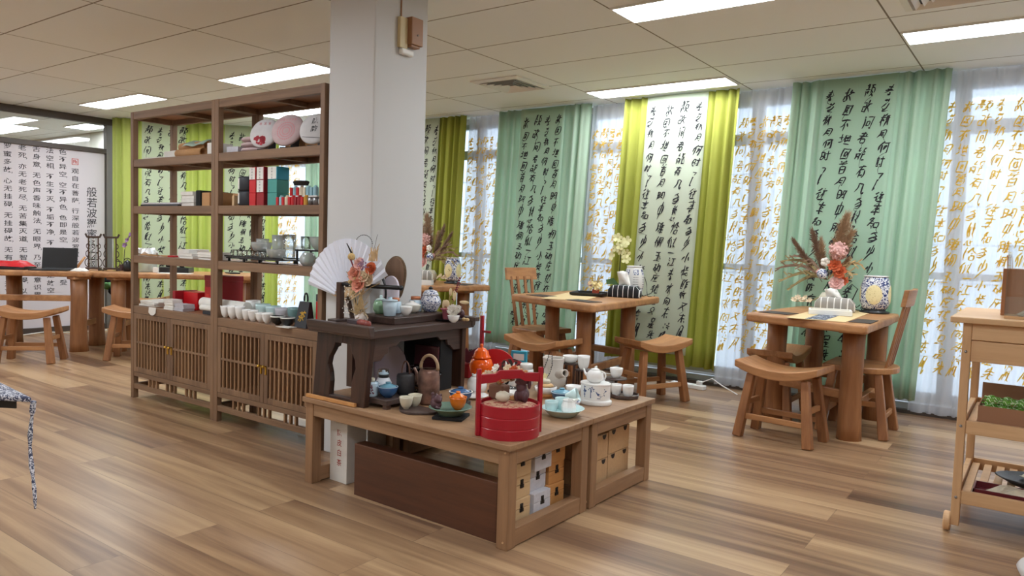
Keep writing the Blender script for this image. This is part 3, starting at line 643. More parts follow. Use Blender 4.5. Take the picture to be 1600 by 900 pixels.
def carton(y, z, w, h, label):
    t = thing('cardboard_carton', label, 'carton', (-1.622, y, z), -.0234, 'brown cartons under the rear table')
    MB().box(-.22, -w / 2, 0, 0, w / 2, h - .002).build('carton_body', 'kraft', t, bevel=.002)
    b = MB()
    for yy in (-w * .28, w * .28): b.prism([(yy + .017 * math.cos(a), h - .004 + .022 * math.sin(a)) for a in [PI + PI * k / 8 for k in range(9)]], lambda u, v, s: (.0005 + .001 * s, u, v))
    b.build('hand_hole', 'iron', t)
carton(2.965, .046, .17, .115, 'brown cardboard carton, lower of the front pair under the rear table'); carton(2.965, .162, .17, .115, 'brown cardboard carton, upper of the front pair under the rear table')
carton(3.165, .046, .2, .12, 'wide brown cardboard carton, lower of the rear pair under the rear table'); carton(3.165, .167, .2, .115, 'wide brown cardboard carton, upper of the rear pair under the rear table')

# ---------------------------------------------------------------- dark tea table standing on the display table
TT = .752
t = thing('tea_table', 'dark burnt-wood tea table with cut-out ends standing on the display table', 'tea table', (-2.549, 2.573, .405))
X0, X1, Y0, Y1 = -.204, .204, -.356, .357; zt = TT - .405
MB().box(X0, Y0, zt - .038, X1, Y1, zt).build('tabletop', 'darkwood', t, bevel=.004)
for s, y in ((-1, Y0), (1, Y1)):
    b = MB(); yy = sorted((y, y - s * .022)); b.hexa([(X0 - .004, yy[0] - (.004 if s < 0 else 0), zt - .03), (X1 + .004, yy[0] - (.004 if s < 0 else 0), zt - .03), (X1 + .004, yy[1] + (.004 if s > 0 else 0), zt - .03), (X0 - .004, yy[1] + (.004 if s > 0 else 0), zt - .03),
        (X0 - .004, yy[0] - (.016 if s < 0 else 0), zt + .017), (X1 + .004, yy[0] - (.016 if s < 0 else 0), zt + .017), (X1 + .004, yy[1] + (.016 if s > 0 else 0), zt + .017), (X0 - .004, yy[1] + (.016 if s > 0 else 0), zt + .017)])
    b.build('end_lip', 'darkwood_x', t, bevel=.005)
hole = [(.0, .27), (.05, .268), (.062, .235), (.085, .2), (.092, .165), (.078, .13), (.07, .09), (.072, .05), (.07, .02)]
for s in (-1, 1):
    ztp = zt - .037
    def fn(u, v, k, s=s): return (u, s * (.312 + .018 * (1 - v / ztp)) + s * (.03 * k - .015), v)
    b = MB()
    b.prism([(-.184, 0), (-.07, 0)] + [(-a, h) for a, h in hole[::-1]] + [(0, ztp), (-.176, ztp)], fn)
    b.prism([(0, ztp)] + [(a, h) for a, h in hole] + [(.07, 0), (.16, 0), (.178, ztp)], fn)
    b.prism([(-.072, .0), (.072, .0), (.072, .03), (-.072, .03)], fn)
    b.build('end_panel', 'darkwood_v', t, bevel=.003)
sc = [(-.3, .2), (-.25, .2), (-.222, .225), (-.205, .23), (-.2, .255), (-.15, .258), (-.13, .275), (.13, .275), (.15, .258), (.2, .255), (.205, .23), (.222, .225), (.25, .2), (.3, .2), (.3, zt - .037), (-.3, zt - .037)]
for x in (-.165, .148): MB().prism(sc, lambda u, v, k, x=x: (x + .014 * k, u, v)).build('apron', 'darkwood', t, bevel=.002)

# ---------------------------------------------------------------- stools, chairs, slab tables
def seat_mb(w, d, h, th=.056):
    def f(i, j, top):
        x = (i - .5) * w; q = (2 * i - 1); hd = d / 2 * (.93 + .1 * q * q); y = (2 * j - 1) * hd
        z = h + .045 * q * q - .006 * math.sin(PI * j) * (1 - q * q)
        return (x, y, z if top else z - th * (1 - .25 * q * q))
    b = MB(); nu, nv = 14, 4
    T = [[b.bm.verts.new(f(i / nu, j / nv, True)) for j in range(nv + 1)] for i in range(nu + 1)]; B = [[b.bm.verts.new(f(i / nu, j / nv, False)) for j in range(nv + 1)] for i in range(nu + 1)]
    for i in range(nu):
        for j in range(nv): b.face([T[i][j], T[i + 1][j], T[i + 1][j + 1], T[i][j + 1]]); b.face([B[i][j], B[i][j + 1], B[i + 1][j + 1], B[i + 1][j]])
        b.face([T[i][0], B[i][0], B[i + 1][0], T[i + 1][0]]); b.face([T[i][nv], T[i + 1][nv], B[i + 1][nv], B[i][nv]])
    for j in range(nv): b.face([T[0][j], T[0][j + 1], B[0][j + 1], B[0][j]]); b.face([T[nu][j], B[nu][j], B[nu][j + 1], T[nu][j + 1]])
    return b
def legs_and_rails(t, tx, ty, bx, by, h, w=.055):
    for sx in (-1, 1):
        for sy in (-1, 1): MB().bar((sx * bx, sy * by, 0), (sx * tx, sy * ty, h), w, w, w * .82, w * .82, up=(0, 1, 0)).build('leg', 'pine_v', t, bevel=.006)
    at = lambda z: (bx + (tx - bx) * z / h, by + (ty - by) * z / h)
    for sy in (-1, 1): x, y = at(.13); MB().bar((-x, sy * y, .13), (x, sy * y, .13), .022, .034).build('stretcher', 'pine', t, bevel=.004)
    for sx in (-1, 1): x, y = at(.21); MB().bar((sx * x, -y, .21), (sx * x, y, .21), .022, .034).build('stretcher', 'pine_y', t, bevel=.004)
def make_stool(loc, rz, label, w=.5, d=.3, h=.43):
    t = thing('saddle_stool', label, 'stool', loc, rz, 'honey wood saddle stools')
    seat_mb(w, d, h).build('seat', 'pine', t, bevel=.006)
    legs_and_rails(t, w * .33, d * .3, w * .43, d * .45, h - .04); return t
st = make_stool((-1.27, 4.62, 0), -.1, 'honey wood saddle stool before the table with the pampas flowers')
dup(st, (-1.5, 5.33, 0), PI / 2, 'dark honey wood stool tucked under the table with the pampas flowers')
dup(st, (-2.36, 5.1, 0), 1.15, 'honey wood saddle stool beneath the white lamp end of its table')
dup(st, (-2.97, 4.52, 0), -.12, 'honey wood saddle stool in front of the slat-back chair, behind the red box')
dup(st, (-7.06, 2.72, 0), .8, 'honey wood saddle stool standing in front of the laptop table')
dup(st, (-6.62, 3.42, 0), .8, 'honey wood saddle stool half hidden behind the edge of a bookcase')
dup(st, (-7.75, 4.08, 0), .8, 'honey wood stool under the dark jacket by the partition')
def make_chair(loc, rz, label):        # faces local -y; backrest at +y
    t = thing('dining_chair', label, 'chair', loc, rz, 'honey wood slat-back chairs'); h = .44
    out = [(-.2, -.19), (.2, -.19)] + [(.215 * math.cos(a), .03 + .2 * math.sin(a)) for a in [PI * k / 12 for k in range(13)]]
    MB().prism(out, lambda u, v, s: (u, v, h - .038 + .038 * s)).build('seat', 'pine_y', t, bevel=.008, segs=3)
    legs_and_rails(t, .14, .13, .185, .19, h - .036)
    for x in (-.105, -.037, .037, .105): MB().bar((x, .165, h - .01), (x * 1.12, .255, .86), .026, .016, up=(0, 1, 0)).build('slat', 'pine_v', t, bevel=.003)
    b = MB(); n = 8
    def f(i, j, k): x = (i - .5) * .34; return (x, .243 + .018 * j + .028 * k + .02 * (1 - (2 * i - 1) ** 2) - .01, .83 + .105 * j)
    A = [[b.bm.verts.new(f(i / n, j, 0)) for j in (0, 1)] for i in range(n + 1)]; Bq = [[b.bm.verts.new(f(i / n, j, 1)) for j in (0, 1)] for i in range(n + 1)]
    for i in range(n):
        b.face([A[i][0], A[i + 1][0], A[i + 1][1], A[i][1]]); b.face([Bq[i][0], Bq[i][1], Bq[i + 1][1], Bq[i + 1][0]])
        b.face([A[i][1], A[i + 1][1], Bq[i + 1][1], Bq[i][1]]); b.face([A[i][0], Bq[i][0], Bq[i + 1][0], A[i + 1][0]])
    for i in (0, n): b.face([A[i][0], A[i][1], Bq[i][1], Bq[i][0]])
    b.build('top_rail', 'pine', t, bevel=.004); return t
ch = make_chair((-.95, 5.2, 0), -PI / 2, 'honey wood slat-back chair at the table with the pampas flowers')
dup(ch, (-3.46, 5.2, 0), PI / 2 - .25, 'honey wood slat-back chair at the table with the white lamp')
def slab_table(label, corners, zt, legs, rails, th=.055, lr=.062, cat='table', mat='pine', grp=None, log=False):
    cx = sum(c[0] for c in corners) / len(corners); cy = sum(c[1] for c in corners) / len(corners)
    t = thing('slab_table', label, cat, (cx, cy, 0), 0, grp or 'honey wood slab tables'); pts = [(x - cx, y - cy) for x, y in corners]
    out = []
    n = len(pts)
    for i in range(n):                      # soften the corners of the natural slab
        p, c, q = Vector(pts[i - 1]), Vector(pts[i]), Vector(pts[(i + 1) % n]); r = .05
        a = c + (p - c).normalized() * r; e = c + (q - c).normalized() * r
        for k in range(5): s = k / 4; out.append(tuple(a * (1 - s) ** 2 + c * 2 * s * (1 - s) + e * s * s))
        rng = random.Random(i + int(cx * 100)); m = int((q - c).length / .18)
        for k in range(1, m): s = k / m; pt = c.lerp(q, s); nn = Vector((-(q - c).y, (q - c).x)).normalized(); out.append(tuple(pt + nn * rng.uniform(-.006, .006)))
    MB().prism(out, lambda u, v, s: (u, v, zt - th + th * s)).build('tabletop', mat, t, bevel=.016, segs=3)
    for k, (x, y) in enumerate(legs):
        rng = random.Random(k + int(cx * 77)); ph = rng.uniform(0, 6)
        prof = [(lr * 1.12, 0), (lr * 1.05, .08), (lr, .25), (lr * .97, .5), (lr * 1.0, zt - th)]
        b = MB(); b.lathe([(0, 0)] + prof + [(0, zt - th)], (x - cx, y - cy, 0), 14); 
        for v in b.bm.verts:
            a = math.atan2(v.co.y - (y - cy), v.co.x - (x - cx)); f = 1 + .07 * math.sin(2 * a + ph) + .05 * math.sin(3 * a + 9 * v.co.z + ph)
            v.co.x = x - cx + (v.co.x - x + cx) * f; v.co.y = y - cy + (v.co.y - y + cy) * f
        b.build('leg', 'pine_v', t, smooth=True)
    for (i, j, z) in rails:
        p = Vector((legs[i][0] - cx, legs[i][1] - cy, z)); q = Vector((legs[j][0] - cx, legs[j][1] - cy, z)); MB().bar(p, q, .04, .055).build('stretcher', 'pine', t, bevel=.006)
    for (x, y) in legs: MB().obox((x - cx, y - cy, zt - th - .012), (.15, .15, .024)).build('cleat', 'pine', t, bevel=.004)
    return t
slab_table('honey wood slab table carrying tall pampas flowers, table runner and patterned lamp', [(-1.59, 4.8), (-.81, 4.57), (-.81, 5.72), (-1.5, 5.82)], .74, [(-.94, 4.9), (-1.47, 5.14), (-.93, 5.62), (-1.36, 5.7)], [(0, 1, .27), (2, 3, .27), (1, 3, .22), (0, 2, .2)])
slab_table('honey wood slab table carrying a white lamp, orchid and black tray', [(-3.47, 4.78), (-2.5, 4.42), (-2.58, 5.68), (-3.42, 5.76)], .74, [(-2.74, 4.72), (-3.2, 5.0), (-2.78, 5.5), (-3.2, 5.58)], [(0, 2, .22), (1, 3, .22), (0, 1, .27), (2, 3, .27)])
slab_table('honey wood slab table half hidden by the pillar, carrying flowers and a lamp', [(-5.35, 4.95), (-4.52, 4.75), (-4.24, 5.55), (-5.2, 5.75)], .74, [(-4.66, 4.98), (-5.12, 5.12), (-4.48, 5.42), (-5.02, 5.55)], [(0, 2, .22), (1, 3, .22), (0, 1, .27)])
u = Vector((.707, .707)); nrm = Vector((-.707, .707)); J = Vector((-7.2, 3.28))
def uv(a, c): p = J + u * a + nrm * c; return (p.x, p.y)
slab_table('long honey wood table with log legs carrying the laptop', [uv(-1.07, 0), uv(-.012, 0), uv(-.012, .64), uv(-1.0, .64)], .755, [uv(-.14, .1), uv(-.14, .52), uv(-.93, .1), uv(-.88, .5)], [(0, 2, .5), (0, 1, .25)], lr=.068, th=.05)
slab_table('long honey wood table running behind the bookcases, carrying carved racks', [uv(.012, 0), uv(1.45, 0), uv(1.45, .6), uv(.012, .64)], .755, [uv(.2, .12), uv(.2, .5), uv(1.3, .12), uv(1.3, .48)], [(0, 1, .25), (2, 3, .25)], lr=.062, th=.05)

# ---------------------------------------------------------------- trolley
t = thing('trolley', 'pale beech kitchen trolley with wooden wheels and three shelves', 'trolley', (-.27, 3.55, 0)); W, D = .85, .66
MB().box(-.045, -.025, .878, W + .04, D + .025, .903).build('worktop', 'beech', t, bevel=.004)
for x in (0, W - .032):
    for y in (0, D - .045): MB().box(x, y, .0 if x else .03, x + .032, y + .045, .878).build('leg', 'beech_v', t, bevel=.003)
for y in (.004, D - .026): MB().box(.032, y, .81, W - .032, y + .022, .876).build('apron', 'beech', t, bevel=.002); MB().box(.032, y + .004, .72, W - .032, y + .018, .806).build('drawer_front', 'beech', t, bevel=.002)
for x in (.004, W - .026): MB().box(x, .045, .72, x + .022, D - .045, .876).build('side_panel', 'beech', t, bevel=.002)
for z in (.42, .125):
    b = MB(); b.box(.032, .004, z, W - .032, .026, z + .055).box(.032, D - .026, z, W - .032, D - .004, z + .055).box(.004, .045, z, .026, D - .045, z + .055).box(W - .026, .045, z, W - .004, D - .045, z + .055)
    s = b.build('shelf_frame', 'beech', t, bevel=.003); b = MB()
    for k in range(16): b.box(.03 + k * .05, .02, z + .022, .06 + k * .05, D - .02, z + .034)
    b.build('slats', 'beech_v', s)
b = MB()
for z in (.45, .15, .76): b.ball((.016, -.001, z), .006, 10, 6)
b.build('screw_cap', 'steel', t)
for y in (.0, D - .0): MB().lathe([(0, -.013), (.036, -.013), (.04, -.008), (.04, .008), (.036, .013), (0, .013)], segs=24).build('wheel', 'beech', t, loc=(-.012, y + .02, .04), rot=(0, PI / 2, 0), smooth=False)

# ---------------------------------------------------------------- vessel helpers
def vprof(outer, t=.003, floor=.004):
    return [(0, outer[0][1])] + outer + [(max(r - t, .001), max(z, outer[0][1] + floor)) for r, z in outer[::-1]] + [(0, outer[0][1] + floor)]
def cup_outer(rt, rb, h, foot=.06, flare=0.0):
    pts = [(rb * .92, 0), (rb * .92, h * foot), (rb, h * (foot + .02))]
    for k in range(1, 8): s = k / 7; pts.append((rb + (rt - rb) * math.sin(s * PI / 2) ** .8, h * (foot + .02 + (1 - foot - .02) * s ** 1.25)))
    if flare: pts[-1] = (rt + flare, h)
    return pts
def straight_outer(rt, rb, h): return [(rb * .9, 0), (rb, h * .04), (rb + (rt - rb) * .5, h * .5), (rt, h)]
def cup(name, label, cat, x, y, z, rt, rb, h, mat, group=None, style='round', t=.003, flare=.0, rot=None):
    pr = vprof(cup_outer(rt, rb, h, flare=flare) if style == 'round' else straight_outer(rt, rb, h), t)
    o = MB().lathe(pr, segs=24).build(name, mat, None, smooth=True, loc=(x, y, z), rot=rot)
    return tag(o, label, cat, group)
def solid(parent, name, prof, mat, c=(0, 0, 0), segs=24, **kw):
    p = list(prof)
    if p[0][0] > 1e-5: p = [(0, p[0][1])] + p
    if p[-1][0] > 1e-5: p = p + [(0, p[-1][1])]
    return MB().lathe(p, c, segs, **{k: v for k, v in kw.items() if k in ('sx', 'sy')}).build(name, mat, parent, smooth=True)
def arc(c, r, a0, a1, n, ax=(1, 0, 0), ay=(0, 0, 1), sy=1):
    c, ax, ay = Vector(c), Vector(ax), Vector(ay)
    return [c + ax * r * math.cos(a0 + (a1 - a0) * k / n) + ay * r * sy * math.sin(a0 + (a1 - a0) * k / n) for k in range(n + 1)]
def slab(parent, name, x0, y0, z0, x1, y1, z1, mat, bevel=.002): return MB().box(x0, y0, z0, x1, y1, z1).build(name, mat, parent, bevel=bevel)
def flat_obj(name, label, cat, c, s, mat, rz=0, group=None, bevel=.002):
    return tag(MB().box(-s[0] / 2, -s[1] / 2, 0, s[0] / 2, s[1] / 2, s[2]).build(name, mat, None, bevel=bevel, loc=c, rot=(0, 0, rz)), label, cat, group)
def book_stack(prefix, x, y, z, n, w, d, h, mat, group, rng, cover=None):
    words_ = ['bottom', 'second', 'third', 'fourth', 'fifth', 'sixth']
    for i in range(n):
        t = thing('book', '%s, %s' % (prefix, 'topmost one' if i == n - 1 else words_[i] + ' one from below'), 'book', (x + rng.uniform(-.004, .004), y + rng.uniform(-.004, .004), z + h * i), rng.uniform(-.03, .03), group)
        slab(t, 'pages', -w / 2 + .002, -d / 2 + .002, .0012, w / 2 - .002, d / 2 - .002, h - .0022, mat, 0)
        b = MB(); b.box(-w / 2, -d / 2, 0, w / 2, d / 2, .0012).box(-w / 2, -d / 2, h - .0022, w / 2, d / 2, h - .001).box(w / 2 - .002, -d / 2, .0012, w / 2, d / 2, h - .0022); b.build('cover', cover or mat, t)

# ---------------------------------------------------------------- on the left long tables
A45 = PI / 4
def on(a, c, z=.755): x, y = uv(a, c); return (x, y, z + .001)
t = thing('laptop', 'open black laptop seen from behind on the long table', 'laptop', on(-.40, .2), A45)
slab(t, 'keyboard_base', -.17, -.12, 0, .17, .115, .012, 'black', .003)
MB().obox((0, .118 + .022 - .135 * 0, .108), (.315, .007, .205), 0, -.16).build('screen_lid', 'black', t, bevel=.003)
# lid faces away; hinge line
MB().tube([(-.13, .117, .012), (.13, .117, .012)], .006, 8).build('hinge', 'black', t)
t.rotation_euler = (0, 0, A45)
flat_obj('tray', 'flat black tray under the red pouch on the laptop table', 'tray', on(-.8, .25), (.36, .24, .02), 'black', A45)
def crumpled(name, label, cat, loc, w, d, h, mat, seed, rz=0, n=10, solidk=.003):
    r = random.Random(seed); ph = [r.uniform(0, 6) for _ in range(6)]
    def f(i, j):
        x, y = (i - .5) * w, (j - .5) * d; e = min(1, 5 * min(i, 1 - i, j, 1 - j) + .12)
        z = h * e * (.55 + .25 * math.sin(7 * i + ph[0]) * math.cos(6 * j + ph[1]) + .2 * abs(math.sin(11 * i - 8 * j + ph[2])))
        return (x + .05 * w * math.sin(5 * j + ph[3]), y + .05 * d * math.sin(5 * i + ph[4]), max(z, .002))
    b = MB(); b.grid(n, n, f)
    top = [v for v in b.bm.verts]; o = b.build(name, mat, None, smooth=False, loc=loc, rot=(0, 0, rz), solid=solidk)
    return tag(o, label, cat)
crumpled('pouch', 'crumpled bright red paper pouch on a black tray at far left', 'pouch', on(-.8, .25, .776), .34, .2, .075, 'red', 3, A45)
crumpled('tissue', 'white crumpled tissue on the long table beside the laptop', 'tissue', on(-.135, .1), .14, .1, .035, 'paper', 4, A45)
def carved_rack(a, label, tubes):
    t = thing('carved_rack', label, 'carved rack', on(a, .34), A45, 'dark carved racks'); h = .335; t.scale = (.72, .8, 1)
    slab(t, 'base', -.085, -.05, .012, .085, .05, .03, 'darkwood')
    for sx in (-1, 1):
        MB().box(sx * .06 - .006, -.012, .03, sx * .06 + .006, .012, h).build('post', 'darkwood_v', t, bevel=.002)
        for k in range(3):
            r_ = (.04, .03, .022)[k]; zc = (.075, .16, .235)[k]
            MB().tube(arc((sx * .066, 0, zc), r_, -PI / 2, PI / 2, 10, (sx, 0, 0)), .005, 6).build('scroll', 'darkwood', t)
        MB().box(sx * .085 - .012, -.05, 0, sx * .085 + .012, .05, .012).build('foot', 'darkwood', t, bevel=.002)
    MB().box(-.085, -.014, h - .02, .085, .014, h - .002).build('top_bar', 'darkwood', t, bevel=.003)
    for sx in (-1, 1): MB().bar((sx * .08, 0, h - .01), (sx * .1, 0, h + .02), .02, .02).build('finial', 'darkwood', t, bevel=.003)
    for k, x in enumerate(tubes): MB().tube([(x, .0, .03), (x, 0, h - .02)], .011, 10).build('glass_tube', 'glass' if k % 2 else 'frost', t, smooth=True)
    if len(tubes) > 1:
        b = MB()
        for z in (.1, .17, .24): b.box(-.055, -.008, z, .055, .008, z + .008)
        for z in (.1, .17): b.bar((-.05, 0, z), (.05, 0, z + .07), .008, .008)
        b.build('lattice', 'darkwood', t)
carved_rack(-.1, 'dark carved wooden rack with round scrolls and lattice, nearest the laptop', [-.03, .0, .03]); carved_rack(.062, 'dark carved wooden rack holding one tall glass tube, further right', [.02])
t = tag(MB().tube([on(-.26, .33, .758), on(-.2, .4, .88)], .014, 8, r2=.01).build('wooden_stick', 'boxorange', None, smooth=True), 'orange wooden stick leaning beside the carved rack', 'stick')
t = thing('kettle', 'small black kettle with a thin spout beside the left bookcase edge', 'kettle', on(.215, .32), A45)
solid(t, 'body', [(.035, 0), (.04, .02), (.038, .08), (.022, .1), (.008, .104), (.008, .115)], 'black'); MB().tube([(-.035, 0, .05), (-.06, 0, .09), (-.11, 0, .098)], .004, 6).build('spout', 'black', t); MB().tube(arc((0, 0, .095), .032, 0, PI, 8), .004, 6).build('handle', 'black', t)
t = thing('orchid', 'purple orchid sprig rising behind the left bookcase edge', 'orchid', on(.14, .44))
slab(t, 'pot', -.03, -.03, 0, .03, .03, .06, 'clay', .006)
MB().tube([(0, 0, .05), (.0, .01, .2), (.03, .02, .3), (.09, .03, .36)], .003, 6).build('stem', 'sugi', t)
M['orchid'] = plain('orchid purple', S(150, 110, 160), .7); M['leaf_green'] = plain('leaf green', S(70, 104, 56), .5); M['white_petal'] = plain('pale petal', S(236, 222, 196), .7)
def petals(mb, c, r, n, rng, cup_=.35, w=.55, rings=1, up=Vector((0, 0, 1))):
    up = Vector(up).normalized(); a = up.orthogonal().normalized(); b2 = up.cross(a); c = Vector(c)
    for q in range(rings):
        rr = r * (1 - .27 * q); lift = cup_ + .4 * q
        for k in range(n):
            an = 2 * PI * (k + .5 * q) / n + rng.uniform(-.1, .1); d = a * math.cos(an) + b2 * math.sin(an); s = up.cross(d)
            e = lift + rng.uniform(-.1, .1)
            P = lambda f, g: c + (d * math.cos(e * f) + up * math.sin(e * f)) * rr * f + s * g * rr * w / 2 + up * rr * .06 * abs(g)
            vs = [mb.bm.verts.new(P(*p)) for p in ((.05, 0), (.4, -.8), (.8, -1), (1.0, -.35), (1.0, .35), (.8, 1), (.4, .8))]; mb.face(vs)
rng = random.Random(5); b = MB()
for c in ((.03, .02, .3), (.06, .026, .335), (.09, .03, .36), (.0, .012, .25)): petals(b, c, .026, 5, rng, .2, .8, 1, (rng.uniform(-1, 1), -1, .3))
b.build('blossoms', 'orchid', t, solid=.0012)
t = thing('glass_jar', 'large pale glass jar with crumpled foil over its mouth, seen through the left bookcase', 'glass jar', on(.39, .3))
solid(t, 'jar', [(.085, 0), (.1, .01), (.1, .15), (.085, .175)], M['frost'])
MB().lathe([(.1, .165), (.112, .185), (.08, .222), (.04, .215), (0, .228)], segs=22, wob=lambda k, r: .012 * math.sin(k * 2.4 + r * 90)).build('foil_cover', plain('foil', S(222, 222, 222), .25, metal=.7), t)
MB().tube([(-.06, -.075, .06), (-.02, -.1, .1), (.05, -.1, .105)], .003, 6).build('tube', 'steel', t)
flat_obj('small_box', 'small white box beside the foil covered jar', 'box', on(.515, .2), (.05, .05, .05), 'white', A45)
t = thing('tea_tray', 'black tray with small dark tea things, seen through the left bookcase', 'tray', on(.66, .3), A45)
slab(t, 'tray', -.15, -.1, 0, .15, .1, .05, 'black', .004)
MB().tube(arc((.0, 0, .06), .035, 0, PI, 8), .003, 6).build('wire_loop', 'iron', t); MB().lathe([(0, .05), (.03, .05), (.034, .07), (.026, .09), (0, .095)], (-.06, .02, 0), 14).lathe([(0, .05), (.022, .05), (.024, .08), (0, .082)], (.06, .01, 0), 14).build('pots', 'sugi', t, smooth=True)
flat_obj('paper_sheet', 'white sheet at the front edge of the table behind the left bookcase', 'paper', on(.72, .09), (.3, .12, .003), 'paper', A45, bevel=0)
flat_obj('phone', 'flat black phone at the right end of the table behind the bookcases', 'phone', on(1.2, .3), (.1, .16, .012), 'black', A45 + .5)
# jacket on the stool by the partition
def blob(name, label, cat, loc, pts, mat, seed=0, sub=1):
    b = MB(); rng = random.Random(seed)
    for c, r, s in pts: b.ball(c, r, 12, 8, s)
    for v in b.bm.verts: v.co += Vector((rng.uniform(-1, 1), rng.uniform(-1, 1), rng.uniform(-1, 1))) * .006
    return b
jx, jy = uv(-.07, .86); t = thing('jacket', 'black jacket with green lining bundled under the table by the partition', 'jacket', (jx, jy, .53), A45)
b = blob('', '', '', 0, [((0, 0, .07), .13, (1, .8, .55)), ((-.1, -.03, .1), .09, (1, .8, .7)), ((.06, -.02, .14), .08, (1.3, .8, .6)), ((-.13, -.18, -.05), .055, (.8, .7, 1.7)), ((.03, -.16, .0), .05, (1.2, .6, .9))], 'black_matt', 2); b.build('body', 'black_matt', t, smooth=True, sub=1)
b = blob('', '', '', 0, [((-.03, -.16, .05), .045, (1.3, .5, .8)), ((.06, -.15, .035), .04, (1.5, .5, .5))], '', 3); b.build('lining', plain('green lining', S(128, 190, 120), .8, var=.4, bscale=30), t, smooth=True)

# ---------------------------------------------------------------- in the bookcases
Z1, Z2, Z3, Z4 = 1.633, 1.319, .985, .641
rng = random.Random(21)
flat_obj('paper_pile', 'thin pile of white paper at the left end of the top shelf', 'paper', (-4.93, 2.75, Z1), (.22, .2, .016), 'paper', .05)
flat_obj('paper_pile', 'thicker pile of cream paper beside the rolled scrolls on the top shelf', 'paper', (-4.79, 2.735, Z1 + .0165), (.2, .2, .035), 'paper', -.06) if False else flat_obj('paper_pile', 'thicker pile of cream paper beside the rolled scrolls on the top shelf', 'paper', (-4.735, 2.76, Z1), (.15, .2, .05), 'paper', -.04)
for k, (y, z, lab) in enumerate(((2.665, .026, 'front'), (2.715, .026, 'back'), (2.69, .0705, 'topmost'))):
    t = thing('scroll', 'rolled brown paper scroll, %s one of the bundle on the top shelf' % lab, 'scroll', (-4.48, y, Z1 + z), 0, 'rolled scrolls on the top shelf')
    MB().tube([(-.16, 0, 0), (.13, 0, 0)], .024, 14, cap=False).build('paper_roll', 'card', t, smooth=True, solid=.004); MB().tube([(-.158, 0, 0), (-.12, 0, 0)], .012, 10, cap=False).build('core', 'paper', t, smooth=True, solid=.002)
tag(MB().grid(8, 6, lambda i, j: (-4.56 + .24 * i, 2.64 + .13 * j, Z1 + .098 + .012 * math.sin(PI * j) - .03 * (1 - j) ** 3 + .006 * math.sin(9 * i))).build('plastic_sleeve', plain('greenish sleeve', S(150, 172, 158), .35), None, smooth=True, solid=.002), 'greenish plastic sleeve lying over the rolled scrolls', 'sleeve')
flat_obj('small_box', 'white box at the right end of the left top shelf', 'box', (-4.225, 2.7, Z1), (.09, .12, .075), 'paper')
flat_obj('flat_parcel', 'flat grey parcel at the left end of the right top shelf', 'parcel', (-4.015, 2.72, Z1), (.1, .16, .04), 'boxgrey', .1)
M['cake'] = plain('tea cake wrapper', S(190, 166, 166), .85, var=.06, bscale=30); M['cake_w'] = plain('white tea cake wrapper', S(200, 197, 197), .85, var=.04, bscale=30)
cake_prof = [(0, 0), (.075, 0), (.095, .008), (.1, .016), (.095, .024), (.075, .03), (0, .03)]
for k in range(3):
    tag(MB().lathe(cake_prof, segs=30).build('tea_cake', 'cake', None, smooth=True, loc=(-3.875, 2.73, Z1 + .031 * k), rot=(0, 0, k)), 'flat paper-wrapped tea cake, %s of the stack of three on the top shelf' % ('bottom', 'middle', 'topmost')[k], 'tea cake', 'stacked tea cakes')
def stand_cake(x, y, label, kind, tilt=.36, yaw=.36, r=.94):
    t = thing('tea_cake', label, 'tea cake', (x, y, Z1), yaw, 'tea cakes displayed upright')
    MB().lathe([(a * r, z) for a, z in cake_prof], segs=34).build('cake', 'cake_w' if kind != 1 else 'cake', t, smooth=True, loc=(0, .03, .102 * r), rot=(PI / 2 - tilt, 0, 0))
    m = Matrix.Translation((0, .03, .102 * r)) @ Matrix.Rotation(PI / 2 - tilt, 4, 'X'); fn = lambda u, v: m @ Vector((u, v, .0308))
    b = MB(); rg = random.Random(kind)
    if kind == 0:
        for q in range(26): x_, y_ = rg.uniform(-.05, .03), rg.uniform(-.075, -.03); s = rg.uniform(.006, .014); b.face([b.bm.verts.new(fn(x_ + s * math.cos(a), y_ + s * math.sin(a))) for a in (0, 1.3, 2.6, 3.9, 5.2)])
        for q, chx in enumerate('普洱茶'): put_glyph(b, chx, lambda u, v: fn(-.03 + .03 * q + u, .055 + v), .018)
    elif kind == 1:
        for rr in (.05, .035, .02):
            for q in range(28):
                a0, a1 = 2 * PI * q / 28, 2 * PI * (q + .7) / 28; b.face([b.bm.verts.new(fn(r_ * math.cos(a), r_ * math.sin(a) - .012)) for r_, a in ((rr, a0), (rr, a1), (rr + .005, a1), (rr + .005, a0))])
        for q, chx in enumerate('云南七子饼茶'): put_glyph(b, chx, lambda u, v: fn(-.045 + .018 * q + u, .058 + v), .016)
    else:
        for q, chx in enumerate('陈韵'): put_glyph(b, chx, lambda u, v: fn(.0 + u, .04 - .045 * q + v), .04, wave=.05, bold=.01)
        b.face([b.bm.verts.new(fn(*p)) for p in ((-.06, -.058), (.05, -.064), (.05, -.061), (-.06, -.055))])
    b.build('print', M['ink'] if kind == 2 else (plain('red print', S(184, 60, 72), .8) if kind == 0 else plain('pink print', S(206, 130, 138), .8)), t)
    b = MB(); b.box(-.04, .0, 0, .04, .09, .012).bar((0, .085, .01), (0, .1, .11), .05, .008); b.build('stand', 'black', t)
stand_cake(-3.705, 2.64, 'upright white tea cake with red drawing, left of the three on the top shelf', 0); stand_cake(-3.495, 2.64, 'upright pink-ringed tea cake, middle of the three on the top shelf', 1, r=1.0); stand_cake(-3.27, 2.65, 'upright white tea cake with black characters, right of the three on the top shelf', 2)
tag(MB().lathe(cake_prof, segs=28).build('tea_cake', 'cake', None, smooth=True, loc=(-3.57, 2.815, Z1), rot=(0, 0, 0)), 'flat wrapped tea cake lying behind the upright cakes', 'tea cake')
